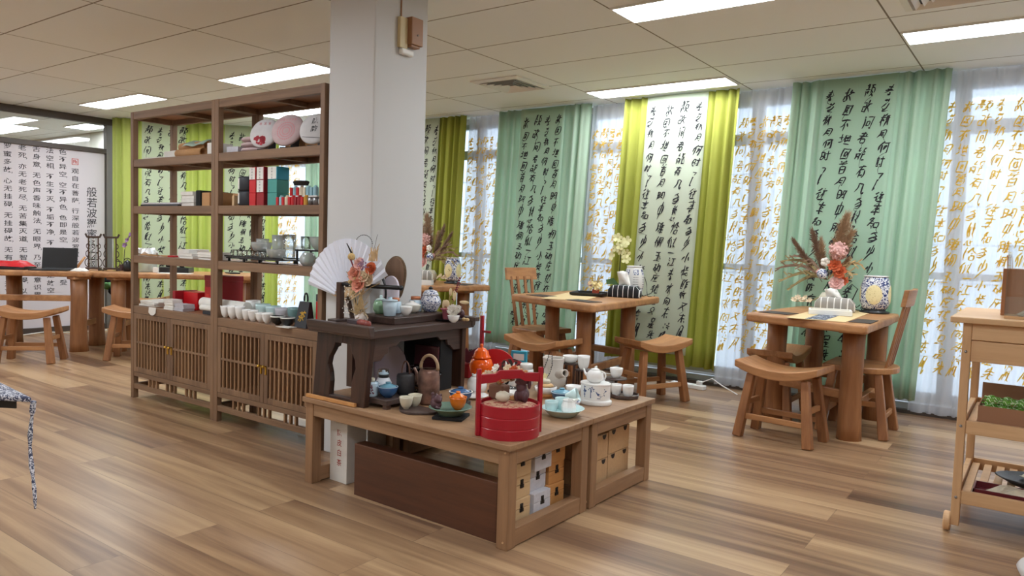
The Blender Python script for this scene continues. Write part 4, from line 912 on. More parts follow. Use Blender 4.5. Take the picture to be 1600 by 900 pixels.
flat_obj('brown_box', 'flat brown box behind the upright tea cakes', 'box', (-3.57, 2.815, Z1 + .031), (.16, .12, .08), 'card', .1); 
# second shelf
for k in range(2): flat_obj('folder', '%s grey folder of the flat pair on the second shelf' % ('lower', 'upper')[k], 'folder', (-4.81 + .01 * k, 2.735, Z2 + .012 * k), (.46, .22, .0115), 'slate' if k == 0 else 'boxgrey', .01)
book_stack('white book beside the black binder on the second shelf', -4.5, 2.745, Z2 + .0005 if False else Z2, 4, .145, .2, .0235, 'paper', 'white books on the second shelf', rng, 'paper')
flat_obj('binder', 'thick black binder standing beside the white books', 'binder', (-4.385, 2.75, Z2), (.05, .2, .1), 'black_matt')
for k, (x, l) in enumerate(((-4.3, 'left'), (-4.2, 'right'))): flat_obj('brown_parcel', 'brown paper parcel next to the black binder, %s of the two' % l, 'parcel', (x, 2.75, Z2), (.085, .2, .085), 'card')
flat_obj('brown_parcel', 'brown paper parcel at the left end of the right second shelf', 'parcel', (-4.02, 2.77, Z2), (.075, .18, .075), 'card'); flat_obj('notebook', 'small cream notebook leaning beside the black round tins', 'notebook', (-3.965, 2.66, Z2), (.02, .08, .06), 'boxwood')
for k in range(2):
    t = thing('round_tin', 'black round tin with a white label, %s of the two' % ('lower', 'upper')[k], 'tin', (-3.885, 2.67, Z2 + .086 * k), 0, 'black round tins')
    solid(t, 'tin', [(.052, 0), (.058, .008), (.058, .076), (.052, .085)], 'slate'); MB().grid(5, 1, lambda i, j: (.0588 * math.sin(-.52 + .44 * i), -.0588 * math.cos(-.52 + .44 * i), .012 + .062 * j)).build('label_strip', 'paper', t, solid=.001)
def tea_box(x, y, z, s, h, mat, label, lab=True, group='square tea boxes on the second shelf'):
    t = thing('tea_box', label, 'tea box', (x, y, z), 0, group); slab(t, 'carton', -s / 2, -s / 2, 0, s / 2, s / 2, h, mat)
    if lab:
        slab(t, 'label', -s / 2 + .002, -s / 2 - .0012, h * .04, s / 2 - .005, -s / 2, h * .97, 'paper', 0); b = MB()
        for q, chx in enumerate('古树红茶'): put_glyph(b, chx, lambda u, v: (-.002 + u, -s / 2 - .0016, h * .84 - h * .235 * q + v), .013)
        b.build('lettering', 'ink', t)
hh = .0745
for i in range(3): tea_box(-3.795, 2.665, Z2 + hh * i, .062, hh - .001, 'red', 'red tea box, %s of the left red column' % ('lowest', 'middle', 'labelled topmost')[i], i == 2)
for i in range(3): tea_box(-3.716, 2.665, Z2 + hh * i, .068, hh - .001, 'dark_red', 'dark red tea box, %s of the right red column' % ('lowest', 'labelled middle', 'labelled topmost')[i], i > 0)
for i in range(3): tea_box(-3.62, 2.685, Z2 + hh * i, .085, hh - .001, ('teal', 'teal', 'turq')[i], ('lowest teal tea box of the blue-green column', 'middle teal tea box of the blue-green column', 'labelled turquoise tea box on top of the blue-green column')[i], i == 2)
def mini_tin(x, z, m1, m2, label, y=2.645):
    t = thing('mini_tin', label, 'small tin', (x, y, z), 0, 'small tea tins'); 
    MB().box(-.022, -.015, 0, -.003, .015, .046).build('carton', m1, t, bevel=.001); MB().lathe([(0, 0), (.0155, 0), (.0155, .046), (.009, .05), (.009, .056), (0, .056)], (.0125, 0, 0), 14).build('canister', m2, t, smooth=False)
M['cream_card'] = plain('cream tin', S(222, 206, 180), .5)
low = [(-3.545, 'red', 'ltblue', 'red and light blue'), (-3.495, 'red', 'cream_card', 'red and cream'), (-3.44, 'red', 'red', 'plain red'), (-3.385, 'dark_red', 'dark_red', 'dark red'), (-3.33, 'red', 'mustard', 'red and mustard')]
for x, a, c, n in low: mini_tin(x, Z2, a, c, '%s pair of small tins in the lower row on the second shelf' % n)
slab_ = flat_obj('tin_riser', 'narrow card riser carrying the upper row of small tins', 'riser', (-3.42, 2.72, Z2), (.25, .05, .058), 'paper')
for x, a, c, n in ((-3.52, 'red', 'ltblue', 'red and light blue'), (-3.465, 'red', 'cream_card', 'red and cream'), (-3.405, 'cream_card', 'ltblue', 'cream and light blue'), (-3.345, 'ltblue', 'ltblue', 'plain light blue')): mini_tin(x, Z2 + .059, a, c, '%s pair of small tins in the upper row on the second shelf' % n, 2.72)
t = thing('tea_scoop', 'black tea scoop lying on top of the small tins', 'scoop', (-3.46, 2.72, Z2 + .117), .1); MB().lathe([(0, 0), (.05, 0), (.06, .02), (.05, .026), (0, .026)], sx=1, sy=.5, segs=18).build('bowl', 'black', t); 
for k, x in enumerate((-3.285, -3.245)): cup('metal_cup', '%s of the two small silver cups at the end of the second shelf' % ('left', 'right')[k], 'cup', x, 2.65, Z2, .019, .016, .045, 'steel', 'silver cups', 'straight', .002)
t = thing('white_bottle', 'small white bottle at the right end of the second shelf', 'bottle', (-3.185, 2.65, Z2)); solid(t, 'body', [(.02, 0), (.025, .008), (.025, .03), (.012, .045), (.009, .06), (.012, .064)], 'porcelain')
# third shelf
t = thing('dried_tangerine_peel', 'scattered brown and red tags along the left third shelf', 'tags', (-4.87, 2.65, Z3)); b = MB(); r2 = random.Random(3)
for k in range(9): b.obox((-.16 + k * .038, r2.uniform(-.02, .03), .004), (.035, .04, .007), r2.uniform(0, 3))
b.build('tag', 'card', t); MB().obox((.2, 0, .006), (.05, .05, .01), .3).build('red_tag', 'red', t); t.name = 'paper_tags'
flat_obj('small_box', 'translucent white box at the middle of the left third shelf', 'box', (-4.6, 2.75, Z3), (.12, .15, .055), 'paper', .05)
book_stack('white book in the left pile on the third shelf', -4.46, 2.68, Z3, 2, .15, .13, .016, 'paper', 'white books on the third shelf', rng)
book_stack('white book in the right pile on the third shelf', -4.25, 2.68, Z3, 3, .16, .13, .016, 'paper', 'white books on the third shelf', rng)
t = thing('rack_tray', 'low black wire rack tray carrying the glassware on the third shelf', 'tray', (-3.78, 2.7, Z3))
b = MB(); slab(t, 'tray', -.27, -.07, .018, .27, .07, .026, 'black', .002)
for sy in (-.07, .07): b.tube([(-.28, sy, .032), (.28, sy, .032)], .0045, 6)
b.build('rail', 'black', t)
for x in (-.25, -.1, .05, .22):
    for y in (-.06, .06): MB().box(x - .005, y - .005, 0, x + .005, y + .005, .018).build('foot', 'black', t)
t = thing('rack_tray', 'raised black rack at the right back of the third shelf', 'tray', (-3.4, 2.81, Z3)); slab(t, 'top', -.15, -.06, .078, .15, .06, .088, 'black', .002)
for x in (-.14, .14):
    for y in (-.05, .05): MB().box(x - .005, y - .005, 0, x + .005, y + .005, .078).build('leg', 'black', t)
zt3 = Z3 + .0265; G = 'frosted and clear glassware on the third shelf'
cup('glass_bowl', 'tall frosted glass cup at the left of the glassware', 'glass', -3.86, 2.755, zt3, .037, .02, .115, 'frost', G)
cup('glass_bowl', 'wide bluish glass bowl in front of the frosted cups', 'glass', -3.78, 2.69, zt3 + .035, .06, .035, .06, 'frost', G)
flat_obj('riser', 'clear riser block under the bluish glass bowl', 'riser', (-3.78, 2.7, zt3), (.07, .05, .034), 'glass')
cup('glass_bowl', 'square frosted glass tumbler in front of the shelf post', 'glass', -3.73, 2.81, Z3 + .0, .036, .03, .15, 'frost', G, 'straight') if False else cup('glass_tumbler', 'frosted glass tumbler directly in front of the back post', 'glass', -3.7, 2.745, zt3, .034, .03, .14, 'frost', G, 'straight')
cup('glass_tumbler', 'tall clear glass tumbler right of the back post', 'glass', -3.6, 2.75, zt3, .04, .035, .145, 'glass', G, 'straight')
cup('glass_bowl', 'faceted clear glass bowl stacked low in the middle of the glassware', 'glass', -3.6, 2.66, zt3, .055, .03, .06, 'frost', G)
cup('glass_tumbler', 'clear glass tumbler standing on the raised rack, left one', 'glass', -3.5, 2.79, Z3 + .0885, .03, .028, .075, 'glass', G, 'straight')
cup('glass_bowl', 'wide frosted glass bowl standing on the raised rack', 'glass', -3.38, 2.79, Z3 + .0885, .055, .03, .075, 'frost', G)
for k, x in enumerate((-3.98, -3.93, -3.885, -3.84, -3.795, -3.745, -3.7)): cup('shot_glass', 'small clear shot glass, number %s from the left along the front of the rack tray' % ('one', 'two', 'three', 'four', 'five', 'six', 'seven')[k], 'glass', x, 2.648, zt3, .018, .015, .045, 'glass', 'small shot glasses', 'straight', .002)
t = thing('glass_pitcher', 'round frosted glass pitcher at the right of the third shelf', 'pitcher', (-3.33, 2.67, Z3)); MB().lathe(vprof([(.028, 0), (.045, .02), (.046, .045), (.03, .07), (.028, .075)]), segs=24).build('body', 'frost', t, smooth=True); MB().tube(arc((.04, 0, .045), .022, -PI / 2, PI / 2, 8), .004, 6).build('handle', 'glass', t)
t = thing('glass_decanter', 'clear glass decanter with a stopper at the right end of the third shelf', 'decanter', (-3.215, 2.68, Z3)); MB().lathe(vprof([(.028, 0), (.036, .01), (.036, .05), (.015, .075), (.014, .095)]), segs=22).build('body', 'glass', t, smooth=True); MB().ball((0, 0, .108), .012).build('stopper', 'glass', t, smooth=True)
# cabinet top
for k in range(3): flat_obj('paper_pile', 'white paper sheaf on the left cabinet top, %s of three' % ('lowest', 'middle', 'topmost')[k], 'paper', (-4.95 + .01 * k, 2.71, Z4 + .013 * k), (.2, .18, .0125), 'paper', (.06, -.05, .1)[k], 'paper sheaves on the cabinet top')
tag(MB().grid(5, 3, lambda i, j: (-4.86 + .09 * i, 2.5895 - .004 * j * (1 if i > 0 else 1) - .002, Z4 + .004 - .035 * j - .02 * math.sin(PI * i) * j)).build('torn_sheet', 'paper', None, solid=.001), 'torn white sheet hanging over the front edge of the left cabinet', 'paper')
t = thing('gift_box', 'open red gift box leaning behind the white books on the left cabinet top', 'gift box', (-4.63, 2.75, Z4), 0)
MB().obox((-.07, 0, .06), (.03, .16, .12), 0).build('lid', 'dark_red', t, bevel=.002); MB().box(-.055, -.02, 0, .11, .08, .115).build('tray', 'red', t, bevel=.002)
book_stack('white booklet in the left pile on the left cabinet top', -4.66, 2.645, Z4, 4, .11, .07, .017, 'paper', 'white booklets', rng)
book_stack('grey-white booklet in the right pile on the left cabinet top', -4.545, 2.652, Z4, 3, .105, .08, .015, 'boxgrey', 'white booklets', rng)
t = thing('gift_box', 'large bright red gift box behind the white rolls', 'gift box', (-4.36, 2.845, Z4)); slab(t, 'carton', -.1, -.1, 0, .1, .05, .2, 'dark_red'); slab(t, 'front_panel', -.095, -.104, .02, .075, -.1, .16, 'red'); slab(t, 'lid', -.102, -.102, .2, .102, .052, .235, 'dark_red')
b = MB()
for q, chx in enumerate('臻选礼'): put_glyph(b, chx, lambda u, v: (-.06 + .05 * q + u, -.1048, .1 + v), .036, bold=.01)
b.build('lettering', plain('faint red gilt', S(224, 66, 56), .4), t)
t = thing('paper_roll', 'thick white paper roll with a ring printed on its end, on the cabinet top', 'paper roll', (-4.2, 2.70, Z4 + .062)); 
MB().tube([(-.2, 0, 0), (.27, 0, 0)], .035, 22).build('roll', 'paper', t, smooth=False); MB().lathe([(.028, 0), (.031, 0), (.031, .001), (.028, .001), (.028, 0)], segs=28).build('printed_ring', 'ink', t, loc=(-.2005, 0, 0), rot=(0, -PI / 2, 0))
b = MB(); b.box(-.1, -.02, -.062, .1, .02, -.035); b.build('rest', 'slate', t)
t = thing('paper_roll', 'thin white paper roll with a dark open end, in front of the thick roll', 'paper roll', (-4.14, 2.645, Z4 + .0385)); 
MB().tube([(-.19, 0, 0), (.05, 0, 0)], .018, 18).build('roll', 'paper', t); MB().lathe([(0, 0), (.012, 0), (.012, .001), (0, .001)], segs=18).build('open_end', 'ink', t, loc=(-.1905, 0, 0), rot=(0, -PI / 2, 0))
b = MB(); b.box(-.16, -.012, -.0385, .03, .012, -.0175); b.build('rest', 'slate', t)
WG = 'white teacups on the right cabinet top'
names = ['leftmost', 'second from the left', 'third from the left', 'fourth from the left', 'fifth from the left', 'sixth from the left', 'seventh from the left']
for k, (x, rt, h, y) in enumerate(((-4.05, .029, .072, 2.63), (-3.975, .031, .075, 2.63), (-3.9, .029, .08, 2.63), (-3.835, .026, .065, 2.63), (-3.77, .03, .066, 2.63), (-3.705, .034, .055, 2.64), (-3.635, .031, .06, 2.63))):
    cup('teacup', 'white porcelain teacup, %s in the front row on the right cabinet top' % names[k], 'teacup', x, y, Z4, rt, rt * .5, h, 'porcelain', WG, flare=.002)
for k, (x, rt, h, m, n) in enumerate(((-4.0, .045, .1, 'porcelain', 'tall white bowl'), (-3.9, .045, .085, 'celadon', 'pale celadon bowl'), (-3.8, .045, .08, 'celadon', 'second pale celadon bowl'), (-3.7, .05, .075, 'boxgrey', 'greyish bowl'), (-3.595, .042, .085, 'tealblue', 'dusky teal bowl'), (-3.5, .042, .05, 'celadon_dark', 'grey-green lower bowl'))):
    cup('tea_bowl', '%s in the back row on the right cabinet top' % n, 'bowl', x, 2.79, Z4, rt, rt * .6, h, m if m != 'tealblue' else ceramic('dusky teal', S(120, 154, 154)), 'tea bowls in the back row')
cup('tea_bowl', 'second grey-green bowl nested in the lower one behind the black bowls', 'bowl', -3.5, 2.79, Z4 + .03, .044, .03, .04, 'celadon_dark', 'tea bowls in the back row')
for k, x in enumerate((-3.545, -3.455)):
    t = thing('black_bowl', 'black tea bowl with white rim, %s one on the right cabinet top' % ('left', 'right')[k], 'bowl', (x, 2.635, Z4), 0, 'black tea bowls'); MB().lathe(vprof(cup_outer(.041, .016, .05)), segs=24).build('bowl', 'black', t, smooth=True); MB().lathe([(.0375, .0505), (.0415, .0505), (.0418, .044), (.041, .044), (.0408, .0502)], segs=24).build('rim', 'porcelain', t, smooth=True)
t = thing('gift_bag', 'black paper gift bag with a gold character and rope handle', 'gift bag', (-3.34, 2.66, Z4), -.05); MB().hexa([(-.055, -.03, 0), (.055, -.03, 0), (.055, .03, 0), (-.055, .03, 0), (-.04, -.005, .145), (.05, -.005, .145), (.05, .012, .145), (-.04, .012, .145)]).build('bag', 'slate', t, bevel=.001)
b = MB(); mt = lambda u, v: (.004 + u, -.0308 + (.065 + v) * .0252 / .145 * 1.0 - .0009, .065 + v); put_glyph(b, '茶', mt, .06, bold=.015, wave=.05, slant=.2); b.build('gold_character', 'brass', t)
MB().tube(arc((.008, .003, .16), .016, -.4, PI + .4, 12, sy=2.0), .005, 8).build('handle', 'black', t)
flat_obj('gift_box', 'red box with a black top beside the gift bag at the bookcase post', 'gift box', (-3.245, 2.73, Z4), (.05, .1, .15), 'red'); flat_obj('small_box', 'black box on top of the red box beside the bookcase post', 'box', (-3.245, 2.73, Z4 + .151), (.05, .1, .04), 'slate')
flat_obj('card', 'small white card overhanging the front edge of the right cabinet top', 'card', (-3.415, 2.595, Z4), (.1, .06, .003), 'paper', .1, bevel=0)

# ---------------------------------------------------------------- on the display tables
DZ = .4055
def teapot(name, label, loc, r, h, mat, rz=0, spout=1, lidmat=None, group=None, handle=True):
    t = thing(name, label, 'teapot', loc, rz, group)
    solid(t, 'body', [(r * .62, 0), (r * .9, h * .12), (r, h * .38), (r * .93, h * .62), (r * .6, h * .8), (r * .5, h * .82)], mat)
    l = solid(t, 'lid', [(r * .52, h * .82), (r * .5, h * .87), (r * .25, h * .93), (r * .07, h * .95), (r * .12, h * 1.0), (r * .06, h * 1.06)], lidmat or mat)
    if spout: MB().tube([(-r * .85, 0, h * .3), (-r * 1.3, 0, h * .5), (-r * 1.55, 0, h * .82)], r * .2, 10, r2=r * .09).build('spout', mat, t, smooth=True)
    if handle: MB().tube(arc((r * .9, 0, h * .48), h * .28, -PI / 2 - .3, PI / 2 + .3, 12), r * .09, 8).build('handle', mat, t, smooth=True)
    return t
def gaiwan(label, loc, r, h, mat, lidmat=None, inner=None, saucer=None, group='lidded tea bowls'):
    t = thing('gaiwan', label, 'lidded tea bowl', loc, 0, group); z0 = 0
    if saucer: solid(t, 'saucer', [(r * .5, 0), (r * 1.1, h * .1), (r * 1.12, h * .13), (r * .5, h * .05)], saucer); z0 = h * .06
    MB().lathe(vprof([(a, z + z0) for a, z in cup_outer(r, r * .5, h * .68, flare=r * .06)]), segs=28).build('bowl', mat, t, smooth=True)
    solid(t, 'lid', [(r * .9, h * .66 + z0), (r * .8, h * .74 + z0), (r * .35, h * .86 + z0), (r * .3, h * .87 + z0)], lidmat or mat)
    MB().lathe([(0, h * .86 + z0), (r * .2, h * .86 + z0), (r * .28, h * .97 + z0), (r * .22, h * .97 + z0), (0, h * .9 + z0)], segs=20).build('lid_knob', lidmat or mat, t, smooth=True)
    if inner: MB().lathe([(r * .96, h * .69 + z0), (r * 1.06, h * .7 + z0), (r * 1.07, h * .68 + z0), (r * .98, h * .65 + z0)], segs=28).build('rim', inner, t, smooth=True)
    return t
# red lacquer box
t = thing('lacquer_box', 'red round tiered lacquer box with a bar handle on the front table corner', 'lacquer box', (-1.669, 2.318, DZ)); r = .12
MB().lathe([(0, 0), (r, 0), (r, .036), (r - .0012, .0375), (r - .0012, .0395), (r, .042), (r, .078), (r - .0012, .0795), (r - .0012, .0815), (r, .084), (r, .124), (r - .008, .125), (r - .009, .112), (0, .112)], segs=96).build('body', 'red_lacquer', t, smooth=False, bevel=0)
MB().lathe([(0, .1125), (r - .011, .1125), (r - .02, .1165), (0, .1165)], segs=32, wob=lambda k, q: .0015 * math.sin(k * 5)).build('printed_pad', painted('printed pad', S(196, 160, 130), S(150, 40, 44), 40, .5, .56, .7), t)
hd = Vector((math.cos(.98), math.sin(.98), 0)); hn = Vector((-hd.y, hd.x, 0))
for s in (-1, 1): p = hd * s * (r + .008); MB().bar(p, p + Vector((0, 0, .258)), .018, .016, up=hd).build('handle_post', 'red_lacquer', t, bevel=.002)
prof = [(-r - .002, .2), (-.06, .205), (-.04, .216), (.04, .216), (.06, .205), (r + .002, .2), (r + .002, .236), (.06, .238), (.045, .25), (-.045, .25), (-.06, .238), (-r - .002, .236)]
MB().prism(prof, lambda u, v, s: hd * u + hn * (.014 * s - .007) + Vector((0, 0, v))).build('handle_bar', 'red_lacquer', t, bevel=.002)
BZ = DZ + .117
o = tag(MB().lathe([(0, 0), (.018, 0), (.029, .015), (.026, .032), (.012, .04), (.006, .038), (0, .036)], segs=22).build('pebble_vase', 'cream', None, smooth=True, loc=(-1.715, 2.335, BZ)), 'small round pale stone vase on top of the red lacquer box', 'vase')
def figurine(name, label, loc, parts, mat, cat='figurine', rz=0):
    t = thing(name, label, cat, loc, rz); b = MB()
    for c, r_, s in parts: b.ball(c, r_, 14, 10, s)
    md = b.build('body', mat, t, smooth=True); rm = md.modifiers.new('fuse', 'REMESH'); rm.mode = 'VOXEL'; rm.voxel_size = .0025; rm.use_smooth_shade = True
    return t
t = figurine('figurine', 'dark purple clay animal figurine with a curly golden crown on the red box', (-1.66, 2.395, BZ), [((0, 0, .028), .03, (.9, .85, 1)), ((-.004, -.006, .058), .022, (1, 1, 1.2)), ((0, -.008, .088), .026, (1, .9, 1)), ((-.006, -.03, .08), .011, (1, 1, .8)), ((.02, -.012, .02), .01, (1, 1.3, 2.2)), ((-.02, -.014, .02), .01, (1, 1.3, 2.2)), ((.03, .0, .075), .01, (.8, .8, 2.4))], 'clay')
b = MB(); rg = random.Random(2)
for k in range(16): a = rg.uniform(0, 6.28); b.ball((.019 * math.cos(a), -.006 + .017 * math.sin(a), .108 + rg.uniform(0, .013)), .0085, 8, 6)
b.build('curly_crown', plain('golden brown', S(184, 132, 78), .6), t, smooth=True)
crumpled('wood_chip', 'small golden leaf-like chip lying on the red lacquer box', 'chip', (-1.705, 2.392, BZ), .05, .028, .018, 'boxorange', 8, .4, 5, .002)
M['petal_cream'] = plain('dried cream petal', S(226, 206, 176), .8, var=.1); M['petal_peach'] = plain('peach petal', S(214, 142, 118), .75, var=.12); M['petal_pink'] = plain('pink petal', S(226, 178, 170), .75, var=.1); M['petal_orange'] = plain('burnt orange petal', S(196, 92, 50), .7, var=.15)
M['petal_white'] = plain('white petal', S(236, 230, 220), .75); M['straw'] = plain('dried straw', S(186, 158, 112), .85, var=.2); M['pampas'] = plain('pampas', S(172, 140, 108), .9, var=.2); M['pampas_dk'] = plain('dark pampas', S(136, 108, 88), .9, var=.2); M['dry_leaf'] = plain('dry leaf', S(150, 132, 88), .8, var=.25, bscale=25); M['burgundy'] = plain('burgundy stem', S(122, 36, 52), .7); M['lilac'] = plain('lilac floret', S(160, 130, 160), .8)
def stems(b, base, tips, r=.0015):
    for tp in tips: b.tube([base, (Vector(base) + Vector(tp)) / 2 + Vector((0, 0, .01)), tp], r, 5)
t = thing('dried_posy', 'small posy of dried brown and cream flowers inside the red box handle', 'dried flowers', (-1.755, 2.365, BZ)); t.scale = (1.3, 1.3, 1.3); rg = random.Random(4)
slab(t, 'paper_wrap', -.028, -.02, 0, .028, .02, .045, plain('brown wrap', S(120, 84, 66), .8), .006)
b = MB()
tips = [(rg.uniform(-.045, .06), rg.uniform(-.03, .03), rg.uniform(.055, .1)) for k in range(16)]; stems(b, (0, 0, .04), tips); b.build('stems', 'straw', t)
for m, lo, hi in (('petal_cream', 0, 9), ('petal_white', 9, 12), ('petal_orange', 12, 16)):
    b = MB()
    for tp in tips[lo:hi]: petals(b, tp, .016, 7, rg, .4, .6, 2, (rg.uniform(-.5, .5), -1, .8))
    b.build('blossoms', m, t, solid=.0008)
# front table things
t = thing('serving_board', 'dark wavy-edged serving board under the two cream cups', 'board', (-2.185, 2.345, DZ)); MB().prism([((.1 + .012 * math.sin(3 * a)) * math.cos(a), (.062 + .01 * math.sin(3 * a)) * math.sin(a)) for a in [2 * PI * k / 40 for k in range(40)]], lambda u, v, s: (u, v, .012 * s)).build('board', 'darkwood_x', t, bevel=.003)
cup('tea_cup', 'cream crackle-glazed footed cup, nearer of the two on the dark board', 'teacup', -2.215, 2.312, DZ + .0125, .029, .013, .052, 'cream', 'cream crackle cups', flare=.002); cup('tea_cup', 'cream crackle-glazed footed cup, farther of the two on the dark board', 'teacup', -2.222, 2.375, DZ + .0125, .029, .013, .052, 'cream', 'cream crackle cups', flare=.002)
t = thing('kettle', 'tall aged copper kettle with an arched handle on the front table', 'kettle', (-2.255, 2.5, DZ), .15)
MB().lathe(vprof([(.044, 0), (.049, .01), (.049, .07), (.0495, .072), (.0485, .1), (.046, .145), (.042, .157), (.034, .16)], .003), segs=30).build('body', 'kettle', t, smooth=True)
MB().tube([(-.042, 0, .075), (-.06, 0, .085), (-.066, 0, .11), (-.07, 0, .135), (-.082, 0, .155)], .011, 10, r2=.006).build('spout', 'kettle', t, smooth=True)
MB().tube(arc((0, 0, .165), .046, -.15, PI + .15, 18, sy=1.2), .0075, 8).build('handle', plain('rattan', S(170, 142, 112), .7), t, smooth=True)
t = thing('plate', 'wide dusky green plate on a black tray behind the red box', 'plate', (-2.005, 2.36, DZ)); MB().lathe([(0, 0), (.05, 0), (.055, .012), (.085, .03), (.092, .034), (.088, .036), (.06, .022), (0, .02)], segs=36).build('plate', 'celadon_dark', t, smooth=True)
t.location.z += .0125; flat_obj('tray', 'thin black tray under the dusky green plate', 'tray', (-2.0, 2.36, DZ), (.13, .12, .012), 'black_matt', .4)
t = figurine('figurine', 'purple clay squirrel figurine on the green plate', (-2.055, 2.325, DZ + .0345), [((0, 0, .022), .024, (1.25, .9, .95)), ((.018, -.004, .046), .019, (1.15, .9, .85)), ((.034, -.006, .042), .009, (1.2, .8, .8)), ((.012, -.008, .064), .006, (1, 1, 1)), ((.024, .006, .063), .006, (1, 1, 1)), ((-.026, .004, .04), .011, (.8, .8, 1.5)), ((-.03, .004, .058), .009, (1, .8, 1)), ((.03, -.012, .012), .009, (1.6, .8, .7))], 'clay', rz=-.2)
tag(MB().lathe([(0, 0), (.025, 0), (.04, .008), (.042, .01), (.02, .005), (0, .004)], segs=24).build('saucer', 'celadon_dark', None, smooth=True, loc=(-2.12, 2.402, DZ + .0)), 'small pale green saucer beside the clay squirrel', 'saucer')
cup('tea_cup', 'tiny white cup behind the clay squirrel', 'teacup', -2.12, 2.402, DZ + .0055, .022, .012, .036, 'porcelain')
gaiwan('bright orange lidded tea bowl on the green plate beside the red box', (-1.985, 2.385, DZ + .0345), .036, .078, 'orange')
flat_obj('riser', 'dark green riser block under the blue lidded tea bowl', 'riser', (-2.07, 2.505, DZ), (.07, .07, .036), 'sugi', .3)
gaiwan('deep blue lidded tea bowl with a white rim behind the orange one', (-2.07, 2.505, DZ + .0365), .05, .066, 'blue', inner='porcelain')
t = thing('tray', 'dark brown wooden tray on feet under the right side of the tea table', 'tray', (-2.375, 2.36, DZ)); slab(t, 'tray', -.095, -.09, .018, .085, .12, .042, 'darkwood_x', .003)
for x in (-.08, .07):
    for y in (-.075, .1): MB().box(x - .012, y - .012, 0, x + .012, y + .012, .018).build('foot', 'darkwood', t)
TZ = DZ + .0425
t = thing('canister', 'light blue canister with a painted blossom branch, beside the tea table leg', 'canister', (-2.415, 2.3, TZ)); MB().lathe([(0, 0), (.026, 0), (.029, .006), (.029, .058), (.026, .062), (.012, .063), (0, .063)], segs=26).build('body', 'paleblue', t, smooth=False); solid(t, 'stopper', [(.012, .063), (.012, .078), (.009, .08)], 'cream')
b = MB(); rg = random.Random(9)
for k in range(12): a = -PI / 2 + .75 + rg.uniform(-.35, .35); z = .012 + .04 * rg.random(); s = .004; c = Vector((.0295 * math.cos(a), .0295 * math.sin(a), z)); tx = Vector((-math.sin(a), math.cos(a), 0)); b.face([b.bm.verts.new(c + tx * s * math.cos(q) + Vector((0, 0, s * math.sin(q)))) for q in (0, 1.25, 2.5, 3.77, 5.0)])
b.build('painted_blossoms', plain('plum paint', S(110, 70, 90), .5), t)
t = thing('ginger_jar', 'light blue jar with blue landscape and a dark collar on the dark brown tray', 'jar', (-2.42, 2.375, TZ)); solid(t, 'body', [(.026, 0), (.036, .02), (.037, .05), (.026, .07), (.022, .072)], 'bw_spot'); solid(t, 'collar', [(.023, .072), (.024, .086), (.02, .087)], 'black'); solid(t, 'lid', [(.024, .087), (.02, .094), (.008, .097), (.008, .104), (.0, .106)], 'paleblue')
gaiwan('blue lidded tea bowl with a pale rim on the dark brown tray', (-2.345, 2.33, TZ), .043, .068, 'blue', 'tealblue', inner='paleblue')
t = thing('tea_caddy', 'dark stoneware pot with a tall brown hoop handle on the dark brown tray', 'pot', (-2.335, 2.43, TZ)); solid(t, 'body', [(.034, 0), (.042, .015), (.04, .085), (.036, .092), (.02, .094)], 'sugi'); MB().tube(arc((0, 0, .09), .024, 0, PI, 14, sy=2.5), .0035, 7).build('handle', plain('cane', S(96, 66, 54), .7), t, smooth=True)
for k in range(2): cup('tea_cup', 'small white cup in the stack of two behind the dark hoop-handled pot, %s one' % ('lower', 'upper')[k], 'teacup', -2.3, 2.53, DZ + .036 * k, .022, .013, .042, 'porcelain', 'stacked white cups')
# under and behind the tea table
t = thing('screen', 'pale mauve translucent arched screen standing under the tea table', 'screen', (-2.64, 2.62, DZ)); MB().prism([(-.1, 0), (.12, 0)] + [(.01 + .11 * math.cos(a), .13 + .1 * math.sin(a)) for a in [PI * k / 14 for k in range(15)]], lambda u, v, s: (u, .006 * s, v)).build('panel', clear_glass('mauve acrylic', (.9, .85, .9, 1), .55, S(190, 176, 188)), t)
t = thing('glass_cup', 'clear stemmed glass in front of the mauve screen', 'glass', (-2.55, 2.5, DZ)); MB().lathe(vprof([(.03, 0), (.03, .002), (.004, .006), (.004, .05), (.025, .07), (.03, .1), (.026, .12)], .0015), segs=22).build('glass', 'glass', t, smooth=True)
flat_obj('display_case', 'large black box standing under the far end of the tea table', 'box', (-2.53, 2.79, DZ), (.25, .09, .29), 'black_matt', 0)
t = thing('tray', 'dark red lacquer tray standing upright against the black box', 'tray', (-2.49, 2.735, DZ), 0); MB().obox((0, 0, .12), (.16, .012, .2), 0, -.06).build('tray', plain('dark maroon lacquer', S(64, 20, 26), .25), t, bevel=.004)
t = thing('black_bowl', 'glossy black bowl on a foot under the tea table', 'bowl', (-2.4, 2.67, DZ)); MB().lathe(vprof([(.03, 0), (.026, .01), (.01, .03), (.012, .045), (.045, .075), (.055, .1)]), segs=26).build('bowl', plain('black gloss', S(12, 12, 13), .08), t, smooth=True)
for k, (x, y, h) in enumerate(((-2.5, 2.66, .13), (-2.47, 2.62, .08))):
    t = thing('glass_cup', 'smoky purple glass goblet under the tea table, %s one' % ('taller', 'shorter')[k], 'glass', (x, y, DZ), 0, 'smoky goblets'); MB().lathe(vprof([(.026, 0), (.026, .003), (.004, .008), (.004, h * .4), (.026, h * .6), (.03, h * .85), (.028, h)], .0015), segs=22).build('goblet', clear_glass('smoky glass', (.5, .38, .42, 1)), t, smooth=True)
